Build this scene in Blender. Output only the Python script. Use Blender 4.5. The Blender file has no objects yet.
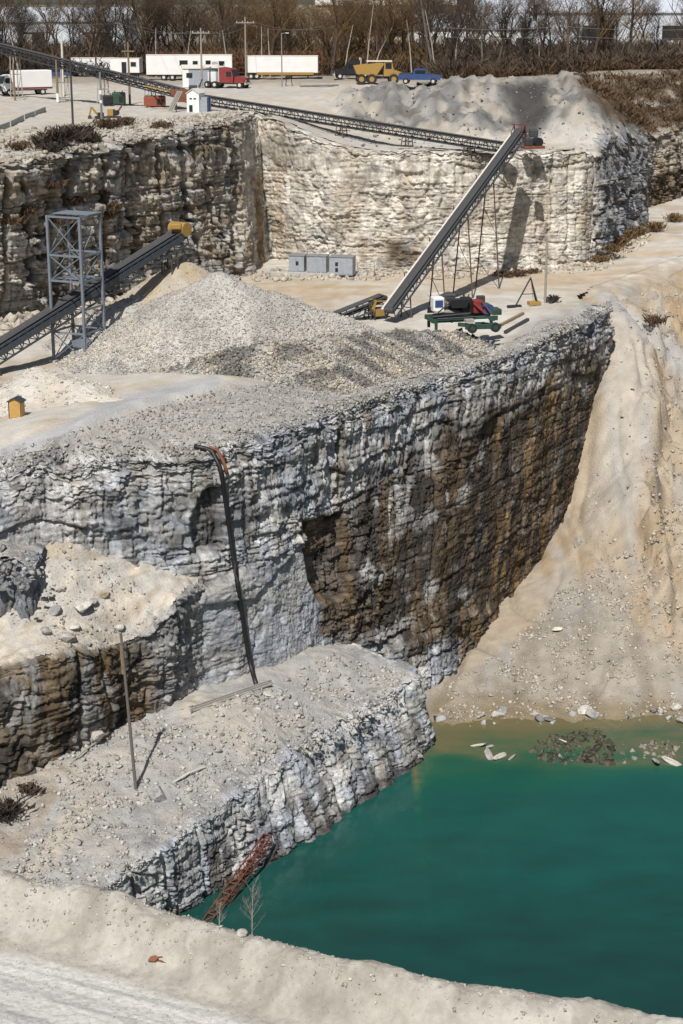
import bpy, math, random
import numpy as np
from mathutils import Vector, Matrix, Euler

random.seed(7)
RS = np.random.RandomState(11)
scene = bpy.context.scene
COL = scene.collection

# ------------------------------------------------------------------ camera
FPX, PW, PH = 1700.0, 683.0, 1024.0
PITCH = math.atan(512.0 / FPX)
CP, SP = math.cos(PITCH), math.sin(PITCH)
cam = bpy.data.cameras.new('camera')
cam.sensor_fit = 'VERTICAL'
cam.sensor_height = 24.0
cam.lens = 24.0 * FPX / PH
cam.clip_start = 1.0
cam.clip_end = 8000.0
camo = bpy.data.objects.new('camera', cam)
COL.objects.link(camo)
camo.rotation_euler = (math.pi / 2 - PITCH, 0, 0)
scene.camera = camo


def ray(px, py):
    X = (px - PW / 2) / FPX
    Y = -(py - PH / 2) / FPX
    return X, CP + Y * SP, -SP + Y * CP


def at(px, py, z):                      # a place at height z seen from the survey point
    x, y, zz = ray(px, py)
    t = z / zz
    return (x * t, y * t, z)


def at_d(px, py, D):                    # the same at ground distance D
    x, y, zz = ray(px, py)
    t = D / y
    return (x * t, D, zz * t)


def proj(x, y, z):
    dep = y * CP - z * SP
    up = y * SP + z * CP
    dep = np.maximum(dep, 1e-3)
    return PW / 2 + FPX * x / dep, PH / 2 - FPX * up / dep


def hit(px, py, f, d0, d1, n=500):      # first place where the line of sight meets the ground f
    x, y, zz = ray(px, py)
    D = np.linspace(d0, d1, n)
    g = f(D * x / y, D) - D * zz / y
    i = np.argmax(g > 0) if (g > 0).any() else n - 1
    return (D[i] * x / y, D[i], D[i] * zz / y)


# ------------------------------------------------------------------ noise
def h2(ix, iy, seed=0):
    a = (ix.astype(np.int64) * 374761393 + iy.astype(np.int64) * 668265263 + seed * 1442695041) & 0xFFFFFFFF
    a = ((a ^ (a >> 13)) * 1274126177) & 0xFFFFFFFF
    a = ((a ^ (a >> 16)) * 2246822519) & 0xFFFFFFFF
    a = a ^ (a >> 15)
    return (a & 0xFFFFFF) / float(0x1000000)


def noise(x, y, seed=0):
    x = np.asarray(x, float); y = np.asarray(y, float)
    ix = np.floor(x); iy = np.floor(y)
    fx = x - ix; fy = y - iy
    u = fx * fx * fx * (fx * (fx * 6 - 15) + 10); v = fy * fy * fy * (fy * (fy * 6 - 15) + 10)
    def g(ox, oy):
        a = h2(ix + ox, iy + oy, seed) * 2 * np.pi
        return np.cos(a) * (fx - ox) + np.sin(a) * (fy - oy)
    n0 = g(0, 0) * (1 - u) + g(1, 0) * u
    n1 = g(0, 1) * (1 - u) + g(1, 1) * u
    return (n0 * (1 - v) + n1 * v) * 1.5


def fbm(x, y, seed=0, o=4, gain=.5):
    r = 0; a = 1; s = 0
    for k in range(o):
        r = r + a * noise(x * 2 ** k + 17.3 * k, y * 2 ** k - 9.1 * k, seed + k)
        s += a; a *= gain
    return r / s * 1.3


def voro(x, y, seed=0, jit=.9, sq=0.):
    ix = np.floor(x); iy = np.floor(y)
    f1 = np.full(x.shape, 9.); f2 = np.full(x.shape, 9.)
    r = np.zeros(x.shape); q = np.zeros(x.shape); t = np.zeros(x.shape); dx = np.zeros(x.shape); dy = np.zeros(x.shape)
    for ox in (-1, 0, 1):
        for oy in (-1, 0, 1):
            cx = ix + ox; cy = iy + oy
            px = cx + .5 + jit * (h2(cx, cy, seed) - .5); py = cy + .5 + jit * (h2(cx, cy, seed + 1) - .5)
            d = np.hypot(x - px, y - py)
            if sq: d = d * (1 - sq) + sq * 1.15 * np.maximum(np.abs(x - px), np.abs(y - py))
            m = d < f1
            f2 = np.where(m, f1, np.minimum(f2, d))
            f1 = np.where(m, d, f1)
            r = np.where(m, h2(cx, cy, seed + 2), r); q = np.where(m, h2(cx, cy, seed + 3), q); t = np.where(m, h2(cx, cy, seed + 4), t)
            dx = np.where(m, x - px, dx); dy = np.where(m, y - py, dy)
    return f1, f2, r, q, t, dx, dy


def sst(a, b, x):
    t = np.clip((x - a) / (b - a), 0, 1)
    return t * t * (3 - 2 * t)


def mix(a, b, t):
    a = np.asarray(a, float); b = np.asarray(b, float)
    t = np.asarray(t, float)
    if t.ndim: t = t[:, None]
    return a * (1 - t) + b * t


def polysd(px, py, poly):               # signed distance (inside positive)
    P = np.array(poly, float); Q = np.roll(P, -1, 0)
    d = np.full(px.shape, 1e9); c = np.zeros(px.shape, bool)
    for (ax, ay), (bx, by) in zip(P, Q):
        ex, ey = bx - ax, by - ay
        t = np.clip(((px - ax) * ex + (py - ay) * ey) / (ex * ex + ey * ey + 1e-9), 0, 1)
        d = np.minimum(d, np.hypot(px - ax - t * ex, py - ay - t * ey))
        if ay != by:
            c ^= ((ay > py) != (by > py)) & (px < ex * (py - ay) / ey + ax)
    return np.where(c, d, -d)


def rbf(pts, c=5.0):
    P = np.array(pts, float); n = len(P)
    r = np.hypot(P[:, None, 0] - P[None, :, 0], P[:, None, 1] - P[None, :, 1])
    A = np.zeros((n + 3, n + 3))
    A[:n, :n] = -np.sqrt(r * r + c * c); A[:n, n] = 1; A[:n, n + 1:n + 3] = P[:, :2] * .01
    A[n:, :n] = A[:n, n:].T
    w = np.linalg.solve(A, np.concatenate([P[:, 2], np.zeros(3)]))
    def f(x, y):
        x = np.asarray(x, float); y = np.asarray(y, float)
        z = w[n] + w[n + 1] * .01 * x + w[n + 2] * .01 * y
        for k in range(n):
            z = z - w[k] * np.sqrt((x - P[k, 0]) ** 2 + (y - P[k, 1]) ** 2 + c * c)
        return z
    return f


# ------------------------------------------------------------------ materials
def nmat(name):
    m = bpy.data.materials.new(name); m.use_nodes = True
    nt = m.node_tree
    return m, nt, nt.nodes['Principled BSDF']


def nd(nt, t, **kw):
    n = nt.nodes.new(t)
    for k, v in kw.items():
        if k in n.inputs: n.inputs[k].default_value = v
        else: setattr(n, k, v)
    return n


def mat(name, col, rough=.6, metal=0., var=.18, scale=3., bump=0., bscale=20., dirt=None):
    """paint, metal or fabric with blotchy wear and a little relief"""
    m, nt, b = nmat(name)
    L = nt.links
    tc = nd(nt, 'ShaderNodeTexCoord')
    n = nd(nt, 'ShaderNodeTexNoise'); n.inputs['Scale'].default_value = scale; n.inputs['Detail'].default_value = 6
    L.new(tc.outputs['Object'], n.inputs['Vector'])
    r = nd(nt, 'ShaderNodeMapRange'); r.inputs[1].default_value = .3; r.inputs[2].default_value = .7
    L.new(n.outputs['Fac'], r.inputs[0])
    mx = nd(nt, 'ShaderNodeMix', data_type='RGBA')
    c2 = dirt if dirt else tuple(c * (1 - var * 2) for c in col)
    mx.inputs[6].default_value = (*col, 1); mx.inputs[7].default_value = (*c2, 1)
    mm = nd(nt, 'ShaderNodeMath', operation='MULTIPLY'); mm.inputs[1].default_value = .55
    L.new(r.outputs[0], mm.inputs[0]); L.new(mm.outputs[0], mx.inputs[0])
    L.new(mx.outputs[2], b.inputs['Base Color'])
    b.inputs['Roughness'].default_value = rough; b.inputs['Metallic'].default_value = metal
    if bump:
        n2 = nd(nt, 'ShaderNodeTexNoise'); n2.inputs['Scale'].default_value = bscale; n2.inputs['Detail'].default_value = 4
        L.new(tc.outputs['Object'], n2.inputs['Vector'])
        bp = nd(nt, 'ShaderNodeBump'); bp.inputs['Distance'].default_value = bump
        L.new(n2.outputs['Fac'], bp.inputs['Height']); L.new(bp.outputs[0], b.inputs['Normal'])
    return m


def ground_mat(name, s1, s2, amp, bump, bs, rough=.95, cells=0.0):
    """rock and loose ground: the colour of each spot (attribute) broken up by grain, with fine relief"""
    m, nt, b = nmat(name)
    L = nt.links
    at_ = nd(nt, 'ShaderNodeAttribute', attribute_name='Col')
    tc = nd(nt, 'ShaderNodeTexCoord')
    n1 = nd(nt, 'ShaderNodeTexNoise'); n1.inputs['Scale'].default_value = s1; n1.inputs['Detail'].default_value = 8; n1.inputs['Roughness'].default_value = .65
    n2 = nd(nt, 'ShaderNodeTexNoise'); n2.inputs['Scale'].default_value = s2; n2.inputs['Detail'].default_value = 6; n2.inputs['Roughness'].default_value = .7
    for n in (n1, n2): L.new(tc.outputs['Object'], n.inputs['Vector'])
    a = nd(nt, 'ShaderNodeMath', operation='ADD'); L.new(n1.outputs['Fac'], a.inputs[0]); L.new(n2.outputs['Fac'], a.inputs[1])
    r = nd(nt, 'ShaderNodeMapRange'); r.inputs[1].default_value = .7; r.inputs[2].default_value = 1.3
    r.inputs[3].default_value = 1 - amp; r.inputs[4].default_value = 1 + amp * .8
    L.new(a.outputs[0], r.inputs[0])
    mx = nd(nt, 'ShaderNodeVectorMath', operation='SCALE')
    L.new(at_.outputs['Color'], mx.inputs[0]); L.new(r.outputs[0], mx.inputs['Scale'])
    L.new(mx.outputs[0], b.inputs['Base Color'])
    b.inputs['Roughness'].default_value = rough
    b.inputs['Specular IOR Level'].default_value = .25
    n3 = nd(nt, 'ShaderNodeTexNoise'); n3.inputs['Scale'].default_value = bs; n3.inputs['Detail'].default_value = 5; n3.inputs['Roughness'].default_value = .72
    L.new(tc.outputs['Object'], n3.inputs['Vector'])
    hh = n3.outputs['Fac']
    if cells:
        v = nd(nt, 'ShaderNodeTexVoronoi'); v.inputs['Scale'].default_value = cells
        L.new(tc.outputs['Object'], v.inputs['Vector'])
        s = nd(nt, 'ShaderNodeMath', operation='SUBTRACT'); L.new(hh, s.inputs[0]); L.new(v.outputs['Distance'], s.inputs[1]); hh = s.outputs[0]
    bp = nd(nt, 'ShaderNodeBump'); bp.inputs['Distance'].default_value = bump; bp.inputs['Strength'].default_value = .8
    L.new(hh, bp.inputs['Height']); L.new(bp.outputs[0], b.inputs['Normal'])
    return m


M_ROCK = ground_mat('quarried_limestone', 1.3, 9., .55, .11, 8.)
M_SOFT = ground_mat('crushed_stone_ground', .5, 6., .16, .05, 7., cells=5.)
M_GRAV = ground_mat('gravel', .8, 9., .22, .08, 6., cells=4.)

# ------------------------------------------------------------------ mesh helpers
def link_mesh(name, V, F, m, parent=None, col=None, smooth=False):
    me = bpy.data.meshes.new(name)
    V = np.asarray(V, np.float32)
    if isinstance(F, np.ndarray) and F.ndim == 2:
        k = F.shape[1]
        me.vertices.add(len(V)); me.vertices.foreach_set('co', V.ravel())
        me.loops.add(F.size); me.loops.foreach_set('vertex_index', F.astype(np.int32).ravel())
        me.polygons.add(len(F)); me.polygons.foreach_set('loop_start', np.arange(0, F.size, k, dtype=np.int32))
        me.update(calc_edges=True)
    else:
        me.from_pydata(V.tolist(), [], [list(f) for f in F])
    if col is not None:
        a = me.color_attributes.new('Col', 'FLOAT_COLOR', 'POINT')
        c = np.ones((len(V), 4), np.float32); c[:, :3] = col
        a.data.foreach_set('color', c.ravel())
    if smooth:
        me.polygons.foreach_set('use_smooth', np.ones(len(me.polygons), bool))
    if isinstance(m, (list, tuple)):
        for q in m: me.materials.append(q)
    elif m: me.materials.append(m)
    o = bpy.data.objects.new(name, me); COL.objects.link(o)
    if parent: o.parent = parent
    return o


def tag(o, label, cat, group=None):
    o['label'] = label; o['category'] = cat
    if group: o['group'] = group
    return o


def struct(o, kind='structure'):
    o['kind'] = kind
    return o


def thing(name, label, cat, loc=(0, 0, 0), rz=0, group=None):
    o = bpy.data.objects.new(name, None); COL.objects.link(o)
    o.location = loc; o.rotation_euler = (0, 0, rz); o.empty_display_size = .3
    return tag(o, label, cat, group)


def dup(root, loc, rz=0, label=None, scale=1.):
    r = root.copy(); COL.objects.link(r); r.location = loc; r.rotation_euler = (0, 0, rz); r.scale = (scale,) * 3
    if label: r['label'] = label
    for ch in list(root.children):
        c = ch.copy(); COL.objects.link(c); c.parent = r
        for g in list(ch.children):
            d = g.copy(); COL.objects.link(d); d.parent = c
    return r


class MB:
    def __init__(s): s.v = []; s.f = []
    def _add(s, V, F):
        n = len(s.v); s.v += [tuple(p) for p in V]; s.f += [tuple(i + n for i in f) for f in F]; return s
    def box(s, c, d, rz=0, bev=0., rot=None):
        x, y, z = (q / 2 for q in d)
        if bev:
            b = min(bev, x * .9, y * .9, z * .9); V = []
            for sz in (-1, 1):
                for (ax, ay) in ((x - b, y), (x, y - b)):
                    pass
            import bmesh
            bm = bmesh.new(); bmesh.ops.create_cube(bm, size=1)
            for q in bm.verts: q.co = Vector((q.co.x * d[0], q.co.y * d[1], q.co.z * d[2]))
            bmesh.ops.bevel(bm, geom=bm.edges[:], offset=b, segments=2, affect='EDGES', profile=.6)
            V = [q.co.copy() for q in bm.verts]; bm.verts.index_update(); F = [[q.index for q in f.verts] for f in bm.faces]; bm.free()
        else:
            V = [Vector((i * x, j * y, k * z)) for k in (-1, 1) for j in (-1, 1) for i in (-1, 1)]
            F = [(0, 2, 3, 1), (4, 5, 7, 6), (0, 1, 5, 4), (2, 6, 7, 3), (0, 4, 6, 2), (1, 3, 7, 5)]
        R = (rot or Matrix.Rotation(rz, 3, 'Z'))
        return s._add([R @ q + Vector(c) for q in V], F)
    def beam(s, a, b, w, h=None, up=(0, 0, 1)):
        a = Vector(a); b = Vector(b); h = h or w
        t = (b - a).normalized(); u = Vector(up)
        if abs(t.dot(u)) > .98: u = Vector((1, 0, 0))
        r = t.cross(u).normalized() * w / 2; q = r.cross(t).normalized() * h / 2
        V = [p + i * r + j * q for p in (a, b) for (i, j) in ((-1, -1), (1, -1), (1, 1), (-1, 1))]
        return s._add(V, [(0, 1, 2, 3), (7, 6, 5, 4), (0, 4, 5, 1), (1, 5, 6, 2), (2, 6, 7, 3), (3, 7, 4, 0)])
    def tube(s, pts, r, n=8, cap=True):
        pts = [Vector(p) for p in pts]
        rs = r if isinstance(r, (list, tuple)) else [r] * len(pts)
        V = []; F = []
        for i, p in enumerate(pts):
            t = (pts[min(i + 1, len(pts) - 1)] - pts[max(i - 1, 0)]).normalized()
            u = Vector((0, 0, 1)) if abs(t.z) < .9 else Vector((1, 0, 0))
            a = t.cross(u).normalized(); b = a.cross(t)
            for k in range(n):
                an = 2 * math.pi * k / n
                V.append(p + rs[i] * (math.cos(an) * a + math.sin(an) * b))
        for i in range(len(pts) - 1):
            for k in range(n):
                F.append((i * n + k, (i + 1) * n + k, (i + 1) * n + (k + 1) % n, i * n + (k + 1) % n))
        if cap:
            F.append(tuple(range(n))); F.append(tuple(range((len(pts) - 1) * n, len(pts) * n))[::-1])
        return s._add(V, F)
    def prism(s, poly, y0, y1, axis='y'):
        n = len(poly)
        def P(a, b, c): return {'y': (a, c, b), 'x': (c, a, b), 'z': (a, b, c)}[axis]
        V = [P(a, b, y0) for a, b in poly] + [P(a, b, y1) for a, b in poly]
        F = [tuple(range(n))[::-1], tuple(range(n, 2 * n))] + [(i, (i + 1) % n, n + (i + 1) % n, n + i) for i in range(n)]
        return s._add(V, F)
    def build(s, name, m, parent=None, smooth=False):
        import bmesh
        o = link_mesh(name, s.v, s.f, m, parent, smooth=smooth)
        bm = bmesh.new(); bm.from_mesh(o.data); bmesh.ops.recalc_face_normals(bm, faces=bm.faces[:]); bm.to_mesh(o.data); bm.free()
        return o
# ------------------------------------------------------------------ terrain
WL = -52.0                                # pond level
C_CREAM = np.array((.43, .385, .32)); C_WHITE = np.array((.52, .485, .43)); C_GREY = np.array((.34, .335, .325))
C_BLUE = np.array((.235, .25, .275)); C_BROWN = np.array((.098, .069, .041)); C_DARK = np.array((.05, .043, .038))
C_OCHRE = np.array((.31, .205, .10)); C_TAN = np.array((.385, .31, .215)); C_GRAV = np.array((.37, .35, .32))


def W(L): return [at(*p) for p in L]

# --- middle bench ground
LIP_MID = [(-48, 101, -29.4), at(-30, 474, -29.3), at(0, 470, -29.2), at(60, 465, -29.1), at(130, 461, -29), at(200, 454, -29), at(265, 436, -28.9),
           at(330, 412, -28.8), at(390, 391, -28.8), at(450, 372, -28.8), at(530, 346, -28.6), at(590, 322, -28.5), at(613, 309, -28.6)]
FOOT_MID_END = (21.5, 172)
z_mid0 = rbf([(p[0], p[1], p[2]) for p in LIP_MID] + W([
    (60, 432, -27.6), (110, 411, -27.4), (200, 380, -27.2), (0, 422, -28.4), (0, 360, -29), (90, 366, -29), (105, 352, -29),
    (400, 345, -29), (480, 338, -29), (380, 285, -29), (300, 290, -29), (420, 275, -29), (590, 268, -29), (540, 305, -29), (683, 236, -27.3), (650, 226, -27.6),
    (594, 286, -29), (683, 255, -28.2), (634, 268, -28.8), (250, 282, -29), (560, 322, -27.9), (590, 306, -27.9), (300, 400, -28.4)])
    + [(-60, 150, -29), (-40, 160, -29), (80, 240, -27), (80, 210, -28), (60, 195, -28.3), (-60, 120, -29), (0, 170, -29)], 4.)


ROADE = [at(-60, 492, -28.4)[:2], at(0, 466, -28.1)[:2], at(70, 437, -27.7)[:2], at(130, 409, -27.4)[:2], at(225, 386, -27.3)[:2], at(130, 408.6, -27.4)[:2], at(70, 436.6, -27.7)[:2], at(0, 465.6, -28.1)[:2]]


def z_mid(x, y):
    z = z_mid0(x, y)
    rd = -polysd(x, y, ROADE)
    z = z + .55 * np.exp(-(rd / .8) ** 2)
    return z + .16 * fbm(x * .25, y * .25, 3) + .05 * fbm(x * 1.3, y * 1.3, 4)


# --- upper ground
LIP_UP = [(-62, 146, -14.2), at_d(0, 166, 156), at_d(45, 158, 160), at_d(95, 148, 166), at_d(150, 137, 173), at_d(205, 127, 180), at_d(238, 121, 186), at_d(246, 116, 191),
          at_d(256, 112, 197), at_d(300, 130, 193.5), at_d(345, 147, 191), at_d(420, 150, 190), at_d(520, 152, 192), at_d(585, 152, 195),
          at_d(603, 153, 199), at_d(622, 150, 209), at_d(642, 143, 222), at_d(650, 133, 236), at_d(683, 124, 246), (66, 252, -17.2), (95, 258, -17)]
FOOT_UP = [(-62, 147, -29.5), (-32.3, 159, -29.5), (-28.5, 163, -29.5), (-23.5, 168.5, -29.5), (-18, 175.5, -29.5), (-13, 182, -29.5), (-9.6, 187.5, -29.5), (-9.4, 192, -29.5),
           (-8.2, 196.5, -29.5), (-4, 193, -29.5), (0, 190.5, -29.5), (8.5, 189.5, -29.5), (20, 191, -29.5), (27.6, 193.5, -29.5),
           (31, 198, -29.3), (35.5, 209, -29), (39.6, 222, -28.6), (42, 235, -28.4), (48.7, 245, -28.2), (66, 251, -28), (95, 257, -28)]
z_up0 = rbf([(p[0], p[1], p[2]) for p in LIP_UP] + [
    (-62, 175, -12.7), (-33, 176, -12.6), (-25, 185, -12.5), (-16, 195, -12.5), (-40, 220, -12.5), (-20, 225, -12.5), (-50, 270, -12.5), (0, 262, -12.5), (30, 275, -12.4),
    (60, 280, -11.2), (45, 272, -11.2), (95, 280, -11.2), (-60, 330, -12.5), (0, 330, -12.5), (60, 330, -12), (100, 330, -12), (-70, 250, -12.5),
    (-11, 206, -12.6), (-4, 203, -13.6), (4, 201, -15.2), (12, 200, -15.8), (20, 201, -15.8), (25, 202, -15.6),
    (0, 222, -11.3), (4, 224, -10.9), (10, 226, -10.6), (15, 226, -10.0), (19, 225, -9.6), (24, 226, -10.6), (28.5, 226, -9.2), (8, 212, -13.2), (17, 213, -12.4), (25, 214, -12.8),
    (5, 240, -12.2), (15, 244, -12), (28, 244, -11.8), (31, 210, -12.6), (29.5, 216, -10.8), (35, 222, -14.2), (37, 235, -13.5), (45, 255, -15.3), (60, 262, -15), (30, 203, -15)], 3.)


def z_up(x, y):
    z = z_up0(x, y)
    sp = sst(-4, 2, x) * sst(200, 206, y) * (1 - sst(232, 240, y)) * (1 - sst(33, 40, x))       # loose spoil heap
    g = -1.2 * np.exp(-((x - (25 + .25 * (y - 226))) / 1.8) ** 2) * sst(202, 212, y) * (1 - sst(226, 236, y))
    return z + .22 * fbm(x * .2, y * .2, 13) + sp * (1.2 * fbm(x * .25, y * .08, 14) + .85 * fbm(x * .7, y * .3, 15) + .42 * fbm(x * 1.8, y * 1.0, 18)) + .06 * fbm(x, y, 16) + g


# --- spoil slope on the east side, running down into the pond
z_slope0 = rbf(W([(594, 286, -29), (634, 268, -28.8), (683, 255, -28.2), (618, 318, -30), (650, 300, -30.3), (683, 290, -30.3), (612, 350, -32.5), (608, 400, -36),
                  (640, 380, -34.5), (683, 380, -35.5), (640, 430, -38), (590, 480, -42.6), (640, 490, -41.5), (683, 480, -41), (565, 560, -47.2), (620, 560, -46), (683, 560, -45),
                  (510, 640, -50), (600, 640, -49), (683, 630, -48), (440, 692, -51.3), (550, 690, -51.3), (683, 690, -51.0), (450, 722, -52.), (560, 720, -52.), (683, 717, -52.), (620, 719, -52.), (500, 720, -52.)])
               + [at(px_, py_, WL)[:2] + (z_,) for px_ in (430, 500, 560, 620, 683) for py_, z_ in ((748, -52.35), (775, -53.1), (850, -60))]
               + [(60, 195, -28.4), (80, 210, -28), (70, 150, -38), (60, 108, -52), (15, 160, -48), (5, 140, -50), (60, 90, -61), (60, 122, -48)], 3.)


SEAM = [(27, 180.5), (33, 189), (41, 199), (60, 204), (95, 210)]


def seam(x, y):
    d = polysd(x, y, SEAM + [(95, 270), (27, 270)])
    return sst(-5, -.2, d)


def z_slope(x, y):
    z = z_slope0(x, y)
    steep = sst(-50, -46, z) * (1 - sst(-31, -29.3, z))
    px, py = proj(x, y, z)
    rough = steep * sst(632, 662, px)
    rid = 1 - np.abs(noise(x * .22 + .05 * y, y * .035, 23))
    f1, f2, r, q, t, dx, dy = voro(x * .33 + .3 * noise(x * .4, y * .4, 5), y * .22, 24)
    f1b, f2b, rb, qb, tb, dxb, dyb = voro(x * .8, y * .6, 25)
    fan = 1 - sst(-49.5, -46, z)
    nn = fbm(x * .35, y * .2, 22)
    cut = sst(-2, 9, polysd(px, py + 10 * nn, [(606, 286), (650, 322), (683, 352), (760, 400), (760, 660), (700, 655), (672, 600), (658, 520), (654, 450), (664, 392), (652, 345), (625, 310)])) * (1 - fan)
    up2 = sst(-2, 6, polysd(px, py + 8 * nn, [(640, 300), (683, 330), (760, 380), (760, 270), (683, 275)]))
    z = z - 1.9 * cut + 1.2 * up2
    gl = 1 - sst(0, .16, np.abs(noise(x * .30 + .35 * noise(x * .3, y * .08, 19), y * .045, 21)))
    z = z - .45 * gl * steep
    chan = np.abs(noise(x * .16 + .4 * noise(y * .1, x * .05, 9), y * .05, 27))
    z = z + rough * (2.2 * (r - .5) + 1.0 * (rb - .5) - 1.1 * (1 - sst(0, .15, f2 - f1)) + .5 * (q - .5) * dx * 2)
    z = z + steep * (1 - rough) * (.5 * (rid - .6) + .25 * fbm(x * .9, y * .25, 26)) + fan * (.12 * fbm(x * .4, y * .3, 28) - .45 * (1 - sst(0, .1, chan)) * sst(-52, -51.3, z))
    z = z + .05 * fbm(x * 1.5, y * 1.5, 29) + .025 * fbm(x * 4, y * 4, 30)
    w = seam(x, y)
    return z * (1 - w) + (z_mid(x, y) - .03) * w


# --- lower bench
LIP_LOW = [at(-60, 985, -47.4), at(40, 932, -47.4), at(119, 884, -47.4), at(171, 850, -47.4), at(217, 810, -47.4), at(290, 758, -47.4), at(369, 708, -47.3), at(404, 688, -47.1), at(419, 679, -46.9), at(413, 667, -46.7), at(382, 655, -46.4), at(345, 640, -46)]
FOOT_LOW = [at(-60, 1052, -52.5), at(60, 990, -52.5), at(130, 955, -52.5), at(186, 922, -52.5), at(225, 896, -52.5), at(316, 849, -52.5), at(395, 790, -52.5), at(424, 768, -52.5), at(438, 750, -52.5), at(434, 728, -52.5), at(414, 706, -52.5), at(370, 680, -52.5)]
z_low0 = rbf([(p[0], p[1], p[2]) for p in LIP_LOW] + W([(0, 785, -45.6), (70, 752, -45.5), (130, 722, -45.4), (265, 686, -45.4), (322, 658, -45.3), (100, 760, -45.7), (150, 770, -46.1), (250, 720, -45.6), (330, 690, -46.4),
               (60, 820, -46.4), (90, 800, -46.3), (0, 850, -46.7), (200, 760, -46.2), (120, 850, -46.9), (30, 880, -47), (250, 760, -46.8), (340, 715, -46.9)]) + [(-40, 80, -47), (-40, 100, -46), (-15, 115, -45.5), (0, 122, -45.5)], 2.5)


def z_low(x, y):
    z = z_low0(x, y)
    f1, f2, r, q, t, dx, dy = voro(x * .9, y * .9, 33)
    return z + .30 * fbm(x * .3, y * .3, 31) + .14 * fbm(x * 1.1, y * 1.1, 32) + .05 * fbm(x * 4, y * 4, 34) + .12 * (r > .8) * np.maximum(0, .5 - f1)


# --- haul road and berm in front
BERM = [at(-300, 780, -25.8), at(-80, 838, -25.8), at(0, 873, -25.7), at(120, 898, -25.7), at(240, 934, -25.7), at(340, 962, -25.7), at(440, 984, -25.75), at(560, 1003, -25.8), at(650, 1021, -25.8), at(760, 1045, -25.9)]
BX = np.array([p[0] for p in BERM]); BY = np.array([p[1] for p in BERM])


def z_front(x, y):
    by = np.interp(x, BX, BY) + .25 * noise(x * .35, x * 0, 41)
    s = (y - by) * .93
    h = 1.28 + .16 * noise(x * .5, x * 0 + 3, 42)
    z = -27 + h * np.exp(-np.where(s < 0, (s / 1.05) ** 2, (s / 1.3) ** 2)) * 1.0
    z = np.where(s > 0.15, np.minimum(z, -27 + h - (s - .15) * 1.0 + .25 * np.minimum(s, 1)), z)
    on = 1 - sst(-2.6, -1.6, s)
    nearb = np.exp(-(s / 1.3) ** 2)
    f1, f2, r, q, t, dx, dy = voro(x * 3.2, y * 3.2, 43)
    rut = fbm((y + .42 * x) * 1.6, (x - .42 * y) * .09, 44)
    z = z + on * .028 * rut + nearb * (.13 * fbm(x * .8, y * .8, 45) + .09 * fbm(x * 2.6, y * 2.6, 46) + .05 * (r > .85) * np.maximum(0, .45 - f1)) + .014 * fbm(x * 5, y * 5, 47)
    return z


# --- sheet builder
def sheet(name, x0, x1, y0, y1, st, f, poly, colf, m, sy=None, extra=0.):
    sy = sy or st
    xs = np.arange(x0, x1 + st, st); ys = np.arange(y0, y1 + sy, sy)
    X, Y = np.meshgrid(xs, ys); nx, ny = len(xs), len(ys)
    x = X.ravel(); y = Y.ravel()
    z = f(x, y) + extra
    i = np.arange(nx * ny).reshape(ny, nx)
    F = np.stack([i[:-1, :-1], i[:-1, 1:], i[1:, 1:], i[1:, :-1]], -1).reshape(-1, 4)
    if poly is not None:
        keep = polysd(x, y, poly) > 0
        F = F[keep[F].any(1)]
    used = np.unique(F); mp = np.full(nx * ny, -1); mp[used] = np.arange(len(used))
    x, y, z = x[used], y[used], z[used]
    return link_mesh(name, np.stack([x, y, z], 1), mp[F], m, col=np.clip(colf(x, y, z), .01, .9), smooth=True)


def offset(poly, d):                      # shift a plan polyline sideways (left of its direction)
    P = np.array([p[:2] for p in poly]); t = np.gradient(P, axis=0); t /= np.linalg.norm(t, axis=1)[:, None]
    return [tuple(q) for q in P + d * np.stack([-t[:, 1], t[:, 0]], 1)]


def var(x, y, s, seed, a): return (1 + a * fbm(x * s, y * s, seed))[:, None]


def blend(c, tgt, w): return c * (1 - w[:, None]) + np.asarray(tgt) * w[:, None]


def col_mid(x, y, z):
    px, py = proj(x, y, z)
    n = fbm(x * .12, y * .12, 50)
    c = mix(C_WHITE * .9, C_TAN * .95, sst(-.2, .4, n + .5 * fbm(x * .5, y * .15, 53)) * .6)
    c = blend(c, C_OCHRE * 1.25, .55 * sst(-25, 18, polysd(px, py + 6 * n, [(230, 268), (420, 268), (600, 262), (683, 225), (683, 262), (590, 292), (480, 280), (420, 300), (330, 300), (260, 300)])) * sst(-.35, .3, fbm(x * .06, y * .3, 51)))
    c = blend(c, C_WHITE, .8 * sst(0, 18, polysd(px, py + 8 * n, [(395, 345), (420, 300), (560, 288), (590, 282), (560, 305), (500, 335), (420, 362)])))
    c = blend(c, C_GRAV * 1.02, sst(-4, 10, polysd(px, py + 6 * n, [(-90, 500), (0, 470), (-20, 452), (110, 414), (210, 384), (300, 372), (470, 350), (500, 360), (330, 440), (200, 470)])))
    c = blend(c, C_GREY * .85, .7 * sst(0, 10, polysd(px, py + 6 * n, [(495, 350), (520, 318), (600, 292), (640, 312), (600, 340), (520, 360)])))
    road = polysd(px, py + 2 * n, [(-60, 480), (-10, 452), (60, 425), (120, 394), (220, 374), (220, 386), (130, 408), (70, 436), (0, 466)])
    c = blend(c, np.array((.34, .345, .35)), .8 * sst(-2, 2, road))
    c = blend(c, C_GRAV * .72, .75 * sst(-4, 8, polysd(px, py + 5 * n, [(40, 448), (130, 414), (225, 388), (330, 372), (420, 360), (330, 404), (200, 446), (60, 462)])) * sst(-.4, .3, n + fbm(x, y, 54)))
    return c * var(x, y, .6, 52, .16)


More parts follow.
